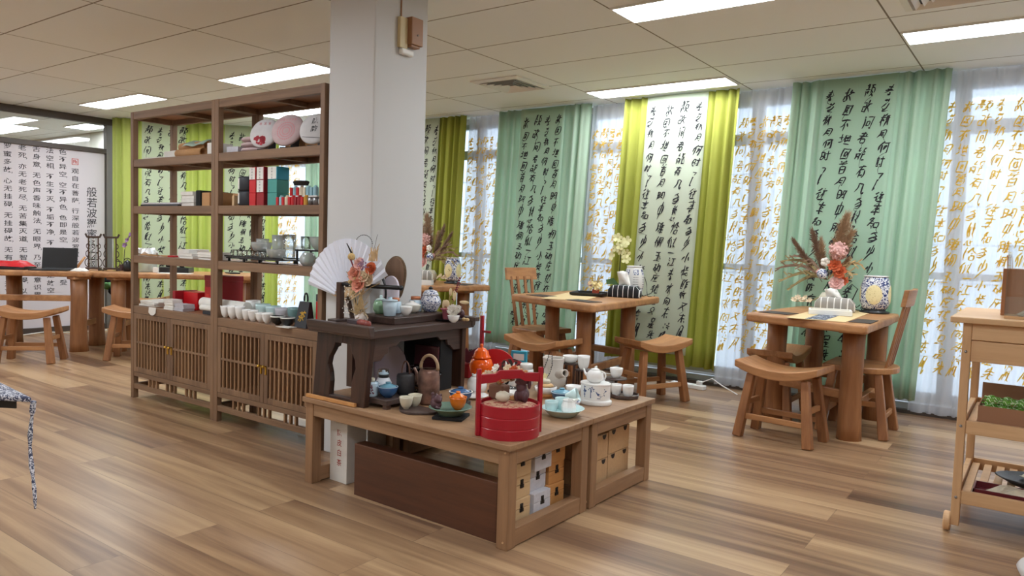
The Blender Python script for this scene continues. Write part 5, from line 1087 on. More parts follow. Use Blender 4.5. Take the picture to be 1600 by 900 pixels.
# rear table things
t = thing('ginger_jar', 'bright orange ginger jar with a domed lid behind the tea table leg', 'jar', (-2.41, 3.08, DZ)); solid(t, 'body', [(.036, 0), (.042, .012), (.06, .06), (.064, .09), (.054, .12), (.036, .128)], 'orange_red', segs=34); solid(t, 'lid', [(.05, .128), (.051, .134), (.042, .142), (.036, .165), (.02, .18), (.006, .184), (.009, .194), (.004, .204)], 'orange_red', segs=34)
t = teapot('teapot', 'white porcelain teapot between the orange jar and the red box', (-2.245, 2.84, DZ), .05, .1, 'porcelain', -.6)
tag(MB().lathe([(0, 0), (.05, 0), (.07, .012), (.072, .014), (.045, .006), (0, .005)], segs=28).build('saucer', 'porcelain', None, smooth=True, loc=(-2.185, 2.74, DZ)), 'white saucer behind the red box handle', 'saucer')
t = thing('hand_fan', 'upright round red fan behind the orange ginger jar', 'fan', (-2.44, 3.24, DZ), .35); MB().prism([(.13 * math.cos(a), .03 + .125 * math.sin(a)) for a in [PI * k / 20 for k in range(21)]], lambda u, v, s: (u, .008 * s + .12 * v - .01, v)).build('leaf', 'red', t, bevel=.001); slab(t, 'foot', -.05, -.03, 0, .05, .05, .029, 'dark_red')
t = thing('hand_fan', 'red and black patterned fan leaning in front of the round red fan', 'fan', (-2.3, 3.2, DZ), .5); MB().prism([(.1 * math.cos(a), .02 + .1 * math.sin(a)) for a in [PI * k / 20 for k in range(21)]], lambda u, v, s: (u, .006 * s + .15 * v, v)).build('leaf', painted('black gold fan print', S(160, 24, 30), S(30, 26, 20), 18, .42, .5, .5), t); slab(t, 'foot', -.04, -.02, 0, .04, .03, .019, 'dark_red')
t = thing('dried_bouquet', 'purple dried leaves in a small pot behind the orange ginger jar', 'dried leaves', (-2.545, 3.13, DZ)); slab(t, 'pot', -.03, -.03, 0, .03, .03, .08, 'dark_red', .006); b = MB(); rg = random.Random(12)
for k in range(9):
    a = rg.uniform(-.6, 3.7); tp = Vector((.1 * math.cos(a), .03 * math.sin(3 * a), .13 + .06 * rg.random())); base = Vector((0, 0, .08)); s = Vector((-.2, .9, .4)).cross(tp - base).normalized() * .028
    m_ = (tp + base) / 2; b.face([b.bm.verts.new(q) for q in (base, m_ - s, tp, m_ + s)])
b.build('leaves', plain('purple leaf', S(120, 56, 76), .6), t, solid=.0012)
t = thing('stand', 'tall slim red wooden stand post behind the tea table', 'stand', (-2.56, 3.27, DZ)); MB().box(-.009, -.009, 0, .009, .009, .33).build('post', 'red_lacquer', t, bevel=.002); MB().box(-.05, -.02, 0, .05, .02, .012).build('foot', 'red_lacquer', t, bevel=.002); MB().box(.009, -.006, .235, .06, .006, .247).build('cross_bar', 'red_lacquer', t, bevel=.001)
flat_obj('card_box', 'light blue card box with a white label behind the red fans', 'box', (-2.33, 3.315, DZ), (.09, .02, .15), 'turq', .35); o = bpy.data.objects['card_box']
MB().box(-.03, -.0112, .1, .03, -.0101, .135).build('label', 'paper', o)
t = thing('figurine', 'white cat-eared figurine with a black front behind the red box handle', 'figurine', (-2.2, 3.05, DZ)); solid(t, 'body', [(.03, 0), (.036, .02), (.034, .08), (.03, .1), (.02, .11)], 'porcelain')
for s in (-1, 1): MB().bar((s * .02, 0, .095), (s * .027, 0, .135), .02, .012, .003, .003).build('ear', 'porcelain', t, smooth=False)
MB().ball((.004, -.02, .055), .028, 14, 10, (.7, .8, 1.6)).build('front', 'black', t, smooth=True)
t = thing('jar', 'white straight-sided jar with a stepped lid behind the red box handle', 'jar', (-2.2, 3.2, DZ)); solid(t, 'body', [(.036, 0), (.038, .004), (.038, .075), (.036, .08)], 'porcelain'); solid(t, 'lid', [(.034, .08), (.034, .105), (.031, .11)], 'porcelain')
t = thing('side_handle_pot', 'large white stoneware pot with a hollow side handle on the rear table', 'teapot', (-2.02, 3.18, DZ), -.5); MB().lathe(vprof([(.045, 0), (.066, .03), (.068, .06), (.052, .1), (.05, .115), (.055, .16), (.056, .165)], .004), segs=30).build('body', plain('grey white stoneware', S(206, 200, 192), .5), t, smooth=True); MB().tube([(.055, 0, .085), (.1, 0, .098), (.125, 0, .105)], .0155, 14, cap=False).build('side_handle', plain('grey white stoneware handle', S(206, 196, 186), .5), t, smooth=True, solid=.004); MB().hexa([(-.075, -.012, .14), (-.05, -.02, .14), (-.05, .02, .14), (-.075, .012, .14), (-.085, -.008, .166), (-.05, -.02, .166), (-.05, .02, .166), (-.085, .008, .166)]).build('lip', plain('grey white stoneware lip', S(206, 200, 192), .5), t)
t = thing('lidded_pot', 'low white lidded dish with a tan lid and pale knob on the rear table', 'dish', (-1.945, 3.0, DZ)); solid(t, 'base', [(.035, 0), (.04, .016), (.038, .018)], 'boxorange'); MB().lathe(vprof([(.036, .018), (.05, .03), (.056, .05), (.052, .052)]), segs=28).build('dish', 'porcelain', t, smooth=True); solid(t, 'lid', [(.04, .052), (.034, .062), (.02, .066)], plain('tan lid', S(206, 168, 116), .5)); solid(t, 'knob', [(.02, .066), (.022, .078), (.018, .086)], 'cream')
t = thing('blossom_vase', 'small vase with pale yellow petals and two dotted twigs on the rear table', 'flowers', (-2.0, 3.06, DZ)); solid(t, 'vase', [(.018, 0), (.026, .02), (.018, .05), (.012, .06)], 'cream'); b = MB(); rg = random.Random(14)
tw = [[(0, 0, .06), (.0, 0, .12), (.02, 0, .17), (.035, 0, .215)], [(0, 0, .06), (.035, 0, .1), (.05, 0, .15), (.048, 0, .2)]]
for p in tw: b.tube(p, .0013, 5)
for p in tw:
    for k in range(14): s = k / 14 * 3; i = int(s); c = Vector(p[i]).lerp(Vector(p[min(i + 1, 3)]), s - i); b.ball(c + Vector((rg.uniform(-.003, .003), 0, 0)), .0028, 6, 4)
b.build('twigs', 'iron', t); b = MB()
for k in range(5): petals(b, (rg.uniform(-.02, .02), rg.uniform(-.02, .0), .065 + rg.uniform(0, .02)), .022, 6, rg, .5, .6, 1, (rg.uniform(-.7, .7), -.8, .6))
b.build('petals', plain('pale yellow petal', S(236, 226, 178), .7), t, solid=.0008)
cup('flat_bowl', 'low white bowl just behind the red box', 'bowl', -2.03, 2.86, DZ, .048, .03, .034, 'porcelain')
t = thing('tray', 'black tray with a black and white blossom cloth behind the red box', 'tray', (-2.16, 2.95, DZ), .3); slab(t, 'tray', -.07, -.05, 0, .07, .05, .014, 'black'); MB().grid(6, 6, lambda i, j: (-.055 + .11 * i, -.04 + .08 * j, .016 + .012 * abs(math.sin(7 * i + 3 * j)))).build('cloth', painted('blossom cloth', S(24, 24, 28), S(226, 224, 220), 45, .54, .6, .8), t, solid=.002)
t = thing('cup_rack', 'dark wooden stepped cup rack on the rear table', 'rack', (-1.97, 3.28, DZ)); 
for x, z, w in ((-.1, .083, .085), (-.01, .132, .09), (.095, .108, .11)):
    MB().box(x - w / 2, -.035, z - .008, x + w / 2, .035, z).build('platform', 'darkwood_x', t, bevel=.001)
    for sx in (-1, 1): MB().box(x + sx * (w / 2 - .007) - .005, -.03, 0, x + sx * (w / 2 - .007) + .005, -.02, z - .008 + (.03 if x > 0 else 0) * 0).build('post', 'darkwood_v', t); MB().box(x + sx * (w / 2 - .007) - .005, .02, 0, x + sx * (w / 2 - .007) + .005, .03, z - .008).build('post', 'darkwood_v', t)
cup('tea_cup', 'white cup on the left step of the dark cup rack', 'teacup', -2.07, 3.28, DZ + .0835, .033, .018, .062, 'porcelain', 'cups on the rack', 'straight'); cup('flat_bowl', 'wide low white bowl on the top step of the dark cup rack', 'bowl', -1.98, 3.28, DZ + .1325, .04, .026, .036, 'porcelain', 'cups on the rack'); cup('tea_cup', 'white cup on the right step of the dark cup rack', 'teacup', -1.895, 3.27, DZ + .1085, .032, .02, .07, 'porcelain', 'cups on the rack')
t = thing('tea_warmer', 'white oval tea warmer painted with blue trees and birds', 'tea warmer', (-1.695, 3.045, DZ)); MB().lathe([(0, 0), (.08, 0), (.082, .01), (.081, .018), (.073, .022), (.073, .09), (.076, .094), (.074, .1), (.05, .1), (0, .099)], segs=44, sx=1.0, sy=.82).build('body', 'porcelain', t, smooth=False, bevel=.0015)
b = MB(); rg = random.Random(5)
def wl(a, z): return Vector((.0738 * math.cos(a), .0738 * .82 * math.sin(a) , z))
def dabs(a, z, s, n, sq=1):
    for k in range(n): aa, zz = a + rg.gauss(0, s * 10), z + rg.gauss(0, s * sq); b.face([b.bm.verts.new(wl(aa + .045 * math.cos(q), zz + .003 * math.sin(q))) for q in (0, 1.6, 3.1, 4.7)])
A0 = -PI / 2
dabs(A0 - .35, .066, .006, 26, 1.3); dabs(A0 + .12, .074, .009, 16, .6)
for a in (A0 - .33, A0 + .12): b.face([b.bm.verts.new(wl(a + d, z)) for d, z in ((-.03, .034), (.03, .034), (.022, .07), (-.022, .07))])
b.face([b.bm.verts.new(wl(A0 + d, z)) for d, z in ((.42, .068), (.75, .053), (1.08, .052), (.8, .041), (.58, .048))]); b.face([b.bm.verts.new(wl(A0 + d, z)) for d, z in ((.55, .036), (.8, .036), (.78, .033), (.55, .033))]); dabs(A0 + 1.15, .066, .007, 8, .8)
b.build('painting', plain('cobalt paint', S(62, 84, 128), .4), t)
teapot('teapot', 'white porcelain teapot standing on the painted tea warmer', (-1.7, 3.045, DZ + .1005), .041, .07, 'porcelain', 0)
teapot('teapot', 'white lidded pot behind the painted tea warmer', (-1.78, 3.2, DZ), .046, .14, 'porcelain', 2.6, spout=0, handle=False)
t = thing('tray', 'octagonal dark tray at the far right corner of the rear table', 'tray', (-1.655, 3.265, DZ)); MB().lathe([(0, 0), (.07, 0), (.076, .006), (.076, .018), (.071, .019), (.069, .008), (0, .007)], segs=8).build('tray', 'darkwood_x', t)
cup('tea_cup', 'white straight cup on the octagonal tray, right one', 'teacup', -1.63, 3.255, DZ + .0075, .028, .02, .058, 'porcelain', 'white cups on the octagonal tray'); cup('tea_cup', 'white straight cup on the octagonal tray, left one', 'teacup', -1.69, 3.245, DZ + .0075, .027, .019, .056, 'porcelain', 'white cups on the octagonal tray')
t = thing('cake_stand', 'small dark pedestal carrying a white bowl at the back of the rear table', 'stand', (-1.735, 3.325, DZ)); solid(t, 'pedestal', [(.025, 0), (.008, .01), (.008, .068), (.055, .072), (.055, .079)], 'darkwood_x'); cup('tea_cup', 'white bowl-shaped cup on the small dark pedestal', 'teacup', -1.735, 3.325, DZ + .0795, .033, .02, .05, 'porcelain')
t = thing('plate', 'pale celadon deep plate carrying cups beside the red box', 'plate', (-1.672, 2.72, DZ)); MB().lathe([(0, 0), (.05, 0), (.058, .004), (.085, .03), (.095, .035), (.092, .037), (.07, .02), (0, .013)], segs=40).build('plate', 'celadon', t, smooth=True)
cup('tea_cup', 'pale celadon cup at the left of the celadon plate', 'teacup', -1.715, 2.695, DZ + .0145, .03, .02, .048, 'celadon', 'cups on the celadon plate'); cup('tea_cup', 'pale celadon cup at the back of the celadon plate', 'teacup', -1.705, 2.765, DZ + .0145, .031, .022, .052, 'celadon', 'cups on the celadon plate')
t = thing('pitcher', 'white faceted sharing pitcher on the celadon plate', 'pitcher', (-1.643, 2.722, DZ + .0145), .9); MB().lathe(vprof([(.02, 0), (.033, .012), (.034, .03), (.026, .052), (.028, .06)]), segs=9).build('body', 'porcelain', t); MB().hexa([(.018, -.012, .045), (.03, -.006, .045), (.03, .006, .045), (.018, .012, .045), (.018, -.014, .06), (.044, -.003, .063), (.044, .003, .063), (.018, .014, .06)]).build('lip', 'porcelain', t)
gaiwan('teal blue lidded tea bowl with a pale rim behind the celadon plate', (-1.83, 2.965, DZ), .05, .066, plain('dark teal glaze', S(62, 92, 118), .25), 'tealblue', inner='paleblue')
cup('tea_cup', 'white cup behind the teal lidded tea bowl', 'teacup', -1.86, 3.12, DZ, .04, .024, .05, 'porcelain', None, 'straight')
o = cup('tea_cup', 'pale cup tipped on its side against the blue figure near the tea warmer', 'teacup', -1.765, 2.905, DZ + .033, .034, .026, .056, 'celadon', None, 'straight', rot=(0, 1.15, .4)); o.location.z = DZ + .031
tag(MB().ball((0, 0, .014), .016, 12, 8, (1.6, .9, .85)).ball((.018, 0, .024), .01, 10, 6).build('figurine', 'bw', None, smooth=True, loc=(-1.72, 2.9, DZ)), 'tiny blue and white figurine between the celadon plate and tea warmer', 'figurine')

# ---------------------------------------------------------------- on the dark tea table
T0 = TT + .0005
t = thing('tray', 'long dark tea tray across the tea table', 'tray', (-2.545, 2.63, T0)); slab(t, 'tray', -.11, -.19, 0, .12, .21, .034, 'darkwood', .004); MB().box(-.1, -.18, .034, .11, .2, .0355).build('slatted_top', 'darkwood', t)
Y_ = T0 + .036
t = thing('cup', 'pale blue straight cup with a lid, foremost on the tea tray', 'lidded cup', (-2.49, 2.475, Y_)); MB().lathe(vprof(straight_outer(.036, .028, .07)), segs=28).build('cup', 'paleblue', t, smooth=True); solid(t, 'lid', [(.038, .07), (.037, .076), (.012, .079), (.01, .086), (.012, .089)], 'paleblue')
cup('tea_cup', 'small plain white cup at the front right of the tea tray', 'teacup', -2.462, 2.555, Y_, .03, .014, .044, 'porcelain')
gaiwan('white lidded tea bowl on the tea tray behind the small white cup', (-2.525, 2.66, Y_), .045, .062, plain('ivory glaze', S(214, 214, 204), .25), 'porcelain', saucer=None)
t = thing('jar', 'celadon green round jar with lid on the tea tray', 'jar', (-2.59, 2.515, Y_)); solid(t, 'body', [(.026, 0), (.036, .016), (.039, .04), (.032, .062), (.022, .066)], 'celadon_green'); solid(t, 'lid', [(.028, .066), (.02, .073), (.006, .077), (.008, .086), (.004, .09)], 'celadon')
for k, (x, y, lab) in enumerate(((-2.56, 2.575, 'left'), (-2.57, 2.735, 'right'))):
    t = thing('canister', 'light blue canister with a copper-coloured lid, %s one on the tea tray' % lab, 'canister', (x, y, Y_), 0, 'copper lidded canisters'); solid(t, 'body', [(.03, 0), (.033, .005), (.033, .055), (.028, .06)], 'paleblue'); solid(t, 'lid', [(.025, .06), (.0255, .074), (.022, .077)], 'copper')
t = thing('ginger_jar', 'blue and white patterned lidded jar on the tea tray in front of the pillar', 'jar', (-2.52, 2.79, Y_)); solid(t, 'body', [(.03, 0), (.036, .008), (.053, .04), (.054, .055), (.042, .08), (.036, .084)], 'bw', segs=34); solid(t, 'lid', [(.042, .084), (.04, .09), (.03, .106), (.01, .112)], 'bw', segs=34); solid(t, 'knob', [(.006, .112), (.012, .118), (.006, .126), (.0, .13)], 'black')
t = thing('plate', 'dark grey saucer under the pink pot', 'plate', (-2.43, 2.83, T0)); MB().lathe([(0, 0), (.05, 0), (.07, .01), (.072, .012), (.04, .006), (0, .005)], segs=28).build('plate', 'sugi', t, smooth=True); t.location = (-2.405, 2.79, T0)
t = thing('flower_pot', 'pink pot with cream dried flowers on the dark saucer', 'flower pot', (-2.405, 2.79, T0 + .0065)); MB().lathe(vprof([(.022, 0), (.024, .004), (.026, .042), (.036, .05), (.038, .054)]), segs=28).build('pot', 'pink', t, smooth=True); rg = random.Random(31)
b = MB(); tips = [(-.03, .02, .085), (-.018, .0, .095), (.0, .02, .14), (.02, .02, .12), (.035, .02, .1), (.05, .01, .06), (.03, -.01, .07)]; stems(b, (0, 0, .04), tips); b.build('stems', 'straw', t)
b = MB()
for k, (c, s) in enumerate((((-.034, .01, .07), (.5, .3, 1.3)), ((-.008, .0, .078), (1, .5, 1)), ((.0, .02, .135), (.5, .3, 1.1)), ((.026, .02, .118), (.6, .3, 1.4)), ((.09, .02, .09), (1.6, .3, .5)))): b.ball(c, .019, 12, 8, s)
b.build('dried_pods', plain('cream pod', S(222, 200, 158), .8), t, smooth=True); b = MB()
for k in range(4): petals(b, (.055 + rg.uniform(-.015, .015), -.0 + rg.uniform(-.01, .01), .05 + rg.uniform(-.01, .012)), .03, 12, rg, .5, .45, 2, (rg.uniform(-.3, .5), -1, .5))
b.build('daisy', 'petal_white', t, solid=.0008)
b = MB()
for k in range(10): b.ball((.012 + .005 * k, .02, .1 + .012 * k), .005, 7, 5)
for k in range(6): b.ball((.03 + .006 * k, .02, .13 + .01 * k), .0035, 6, 4)
b.tube([(.01, .02, .06), (.03, .02, .14), (.07, .02, .22)], .0015, 5); b.build('berry_sprig', 'burgundy', t)
cup('tea_cup', 'small white footed bowl near the right edge of the tea table', 'teacup', -2.335, 2.755, T0, .029, .013, .034, 'porcelain', flare=.002)
figurine('figurine', 'dark purple clay pig figurine at the far end of the tea table', (-2.41, 2.885, T0), [((0, 0, .028), .028, (1.2, .9, 1)), ((.012, -.02, .044), .019, (1, 1, 1)), ((.014, -.04, .042), .008, (1, .6, .8)), ((-.004, -.014, .062), .008, (.8, .6, 1.2)), ((.026, -.014, .062), .008, (.8, .6, 1.2)), ((-.03, .0, .046), .014, (.9, .8, 1))], 'clay')
tag(MB().ball((0, 0, .009), .01, 10, 7, (1.4, 1, .9)).ball((.018, .003, .009), .0095, 10, 7, (1.3, 1, .9)).build('peanut', plain('peanut shell', S(206, 176, 128), .8), None, smooth=True, loc=(-2.335, 2.835, T0)), 'peanut-shaped tea pet near the right edge of the tea table', 'tea pet')
t = thing('tray', 'narrow dark tool tray at the far right end of the tea table', 'tray', (-2.325, 2.885, T0)); slab(t, 'tray', -.035, -.02, 0, .035, .02, .02, 'darkwood_x')
tag(MB().box(-.06, -.016, 0, .05, .016, .022).build('ink_block', plain('dark plum block', S(58, 44, 50), .35), None, bevel=.003, loc=(-2.565, 2.335, T0), rot=(0, 0, -.25)), 'dark plum coloured block under the small painted teapot', 'block')
tag(MB().tube([(0, 0, 0), (.075, -.02, 0)], .0145, 14).ball((.078, -.021, 0), .0155, 12, 8).build('wooden_toggle', plain('reddish toggle', S(142, 66, 58), .45, var=.15), None, smooth=True, loc=(-2.515, 2.31, T0 + .0155)), 'reddish rounded wooden rod at the front of the tea table', 'rod')
teapot('teapot', 'small white painted teapot with a ring handle at the front left of the tea table', (-2.585, 2.385, T0), .03, .055, painted('pale painted teapot', S(224, 212, 204), S(150, 120, 110), 40, .56, .62), .0)
# stick leaning at the front of the table
tag(MB().bar((-2.755, 2.214, DZ + .009), (-2.43, 2.2165, DZ + .009), .016, .016).build('bamboo_slip', 'boxorange', None, bevel=.002), 'bamboo slip lying along the front edge before the tea table', 'bamboo slip')
# hanging bar rack with flowers, fan, wood slice
t = thing('hanging_rack', 'black L-shaped hanging bar on the tea table, carrying dried flowers', 'rack', (-2.715, 2.37, T0)); slab(t, 'post', -.014, -.014, 0, .014, .014, .185, 'darkwood_v', .002); MB().tube([(-.012, -.004, .175), (.29, .10, .172)], .0105, 12).ball((.297, .102, .172), .0125, 12, 8).build('bar', 'black', t, smooth=True); slab(t, 'foot', -.03, -.05, 0, .03, .05, .012, 'darkwood_x')
t = thing('folding_fan', 'large white open folding fan standing before the pillar', 'fan', (-2.86, 2.545, .83)); b = MB(); n = 36; R1, R0 = .315, .1; a0, a1 = math.radians(168), math.radians(27)
def fp(k, r_): a = a0 + (a1 - a0) * k / n; return (r_ * math.cos(a), (-.006 if k % 2 else .002), r_ * math.sin(a))
for k in range(n): b.face([b.bm.verts.new(q) for q in (fp(k, R0), fp(k + 1, R0), fp(k + 1, R1), fp(k, R1))])
b.build('leaf', plain('fan paper', S(222, 225, 236), .8), t, solid=.001); b = MB()
for k in range(0, n + 1, 3): a = a0 + (a1 - a0) * k / n; b.bar((0, .004, 0), (R0 * 1.3 * math.cos(a), .004, R0 * 1.3 * math.sin(a)), .008, .002, up=(0, 1, 0))
b.build('ribs', 'boxwood', t); b = MB()
for q, chx in enumerate('清风'): put_glyph(b, chx, lambda u, v: (.2 + u - .01 * q, -.008, .17 - .024 * q + v), .022, wave=.08, slant=.2)
b.build('brush_mark', 'ink_grey', t)
t2 = thing('fan_stand', 'dark stand base holding up the white folding fan', 'stand', (-2.8, 2.53, DZ)); MB().box(-.02, -.02, 0, .02, .02, .33).build('post', 'darkwood_v', t2); MB().bar((0, 0, .32), (-.06, .02, .43), .02, .014).build('arm', 'darkwood_v', t2)
t = thing('wood_slice', 'oval bark-edged wood slice standing behind the black hanging bar', 'wood slice', (-2.57, 2.69, T0 + .0)); out = [((.065 + .006 * math.sin(3 * a)) * math.cos(a), .2 + (.11 + .006 * math.sin(2 * a + 1)) * math.sin(a)) for a in [2 * PI * k / 36 for k in range(36)]]
MB().prism(out, lambda u, v, s: (u + .018 * (v - .15), .022 * s, v)).build('face', wood('wood slice', S(142, 110, 84), S(92, 66, 50), 2, .6, 14), t); MB().tube([Vector((u + .018 * (v - .15), .011, v)) for u, v in out + out[:1]], .008, 6).build('bark', 'bark', t); MB().box(-.04, -.012, .0, .035, .034, .06).build('stand', 'darkwood_v', t)
t.location = (-2.668, 2.675, T0 + .0)
t = thing('arched_board', 'white arched board standing behind the lidded cups on the tea table', 'board', (-2.615, 2.60, Y_)); MB().prism([(-.052, 0), (.052, 0), (.052, .12)] + [(.052 * math.cos(a), .12 + .06 * math.sin(a)) for a in [PI * k / 12 for k in range(1, 12)]] + [(-.052, .12)], lambda u, v, s: (u, .012 * s, v)).build('board', plain('frosty white board', S(214, 208, 220), .6), t, bevel=.002)
t = thing('ring_ornament', 'thin black ring ornament standing behind the white fan flowers', 'ornament', (-2.68, 2.585, .87)); MB().tube(arc((0, 0, .03), .115, 0, 2 * PI, 40), .006, 8, cap=False).build('ring', 'black', t, smooth=True); t.location = (-2.735, 2.575, T0 + .1); MB().box(-.04, -.012, -.1, .04, .012, -.083).build('foot', 'black', t)
# dried flower bouquet tied to the bar
t = thing('dried_bouquet', 'bouquet of peach and cream dried flowers tied to the black hanging bar', 'dried flowers', (-2.56, 2.36, .925)); rg = random.Random(41)
b = MB(); tp = [(-.14, .06, .18), (-.09, .05, .13), (-.06, .03, .06), (.03, .05, .16), (.06, .05, .2), (-.12, .04, .02), (.05, .02, .05), (.09, .03, .02), (.0, .03, .1)]; stems(b, (0, 0, -.04), tp, .0018)
for k in range(14): b.tube([(0, 0, -.03), (rg.uniform(-.03, .03), 0, -.1), (rg.uniform(-.08, .07), rg.uniform(-.02, .03), -.14 + rg.uniform(-.02, .05))], .0013, 5)
b.build('stems', 'straw', t)
b = MB()
for k in range(60): c = Vector((rg.gauss(-.05, .035), .03, rg.gauss(-.08, .03))); b.bar((-.03, .0, -.13), c, .003, .002, .001, .001)
b.build('grass_tuft', 'straw', t)
for nm, m, cs, r_ in (('peach_flower', 'petal_peach', ((-.035, .0, .06), (.0, -.01, .01)), .042), ('pink_flower', 'petal_pink', ((-.02, .01, .1),), .035), ('orange_flower', 'petal_orange', ((.055, .01, .085),), .032), ('cream_flower', 'petal_cream', ((.03, -.0, .05), (.045, .01, .03), (.01, .0, .045)), .032)):
    for c in cs: b = MB(); petals(b, c, r_, 9, rg, .35, .75, 3, (rg.uniform(-.3, .3), -1, .3)); b.build(nm, m, t, solid=.0008)
b = MB()
for c in ((-.05, -.01, .03), (-.065, -.01, .02), (-.03, -.012, .035)): b.ball(c, .011, 10, 7)
b.ball((-.105, .03, .135), .018, 12, 8); b.build('seed_heads', plain('seed head', S(206, 176, 120), .85, var=.2, bscale=120), t, smooth=True)
b = MB()
for k in range(14): s = k / 13; b.ball((-.11 - .05 * s, .05, .13 + .065 * s + .0), .0065 - .004 * s, 6, 4, (1, 1, 1.4))
b.build('dark_sprig', 'iron', t); b = MB()
for k in range(18): s = k / 17; b.ball((-.03 - .045 * s, .0, .045 + .075 * s), .004, 6, 4)
b.build('burgundy_sprig', 'burgundy', t); b = MB()
for k in range(30): b.ball((rg.gauss(.0, .02), .0, .1 + rg.gauss(0, .012)), .005, 6, 4)
b.build('lilac_florets', 'lilac', t); b = MB()
for k in range(26): q = Vector((.04 + rg.gauss(0, .012), .03, .12)); b.bar(q, q + Vector((rg.uniform(-.012, .03), 0, rg.uniform(.03, .07))), .006, .003, .002, .001)
b.build('bunny_tail_grass', plain('tan grass', S(196, 164, 122), .9, var=.2), t); b = MB()
for k in range(6): c = Vector((-.03, .0, .02 - .004 * k)); e = Vector((-.13 + .008 * k, .02, .065 - .022 * k)); s = Vector((0, 0, .011)); m_ = (c + e) / 2; b.face([b.bm.verts.new(q) for q in (c, m_ - s, e, m_ + s)])
b.build('husks', 'dry_leaf', t, solid=.001); b = MB()
for k in range(40): c = Vector((-.11 + rg.gauss(0, .016), .01, .01 - .15 * rg.random())); b.ball(c, .0028, 5, 4)
b.build('pale_florets', 'petal_white', t)
# thin arched wire twig above the fan
t = thing('twig', 'thin arched twig with tiny dark leaves above the white fan', 'twig', (-2.76, 2.555, 1.12)); b = MB(); p = arc((0, 0, 0), .06, .1, PI - .1, 14, sy=.75); b.tube(p, .001, 4)
for q in p: b.ball(q, .0028, 5, 4, (1.4, .6, .8))
b.tube([(.06, 0, .005), (.055, 0, -.1), (.04, 0, -.2)], .001, 4); b.tube([(.055, 0, -.1), (.075, 0, -.02), (.095, 0, .05)], .001, 4); b.build('stem', 'iron', t)

# ---------------------------------------------------------------- on the slab tables by the windows
def plume(b, base, tip, w, n, rng, droop=.25):
    base, tip = Vector(base), Vector(tip); ax = tip - base; L = ax.length; ax.normalize()
    for k in range(n):
        s = .15 + .85 * rng.random() ** .8; p = base + ax * L * s; r = w * math.sin(PI * min(1, .12 + .86 * (1 - s) ** .8 + .02)) * (1.15 - .5 * s)
        d = Vector((rng.gauss(0, 1), rng.gauss(0, 1), rng.gauss(0, 1))); d = (d - ax * d.dot(ax)).normalized()
        q = p + d * r * rng.uniform(.5, 1.1) + ax * L * rng.uniform(.06, .2) - Vector((0, 0, droop * r)); side = (q - p).cross(Vector((.3, 1, .2))).normalized() * .0032
        b.face([b.bm.verts.new(v) for v in (p - side, p + side, q)])
    b.tube([base, base + ax * L * .5, tip], .0022, 4)
def blade(b, pts, w):
    pts = [Vector(p) for p in pts]; L = []; R = []
    for i, p in enumerate(pts):
        t = (pts[min(i + 1, len(pts) - 1)] - pts[max(i - 1, 0)]).normalized(); s = t.cross(Vector((.1, -1, .2))).normalized() * w * math.sin(PI * (i + .35) / (len(pts) + .2)); L.append(b.bm.verts.new(p - s)); R.append(b.bm.verts.new(p + s))
    for i in range(len(pts) - 1): b.face([L[i], R[i], R[i + 1], L[i + 1]])
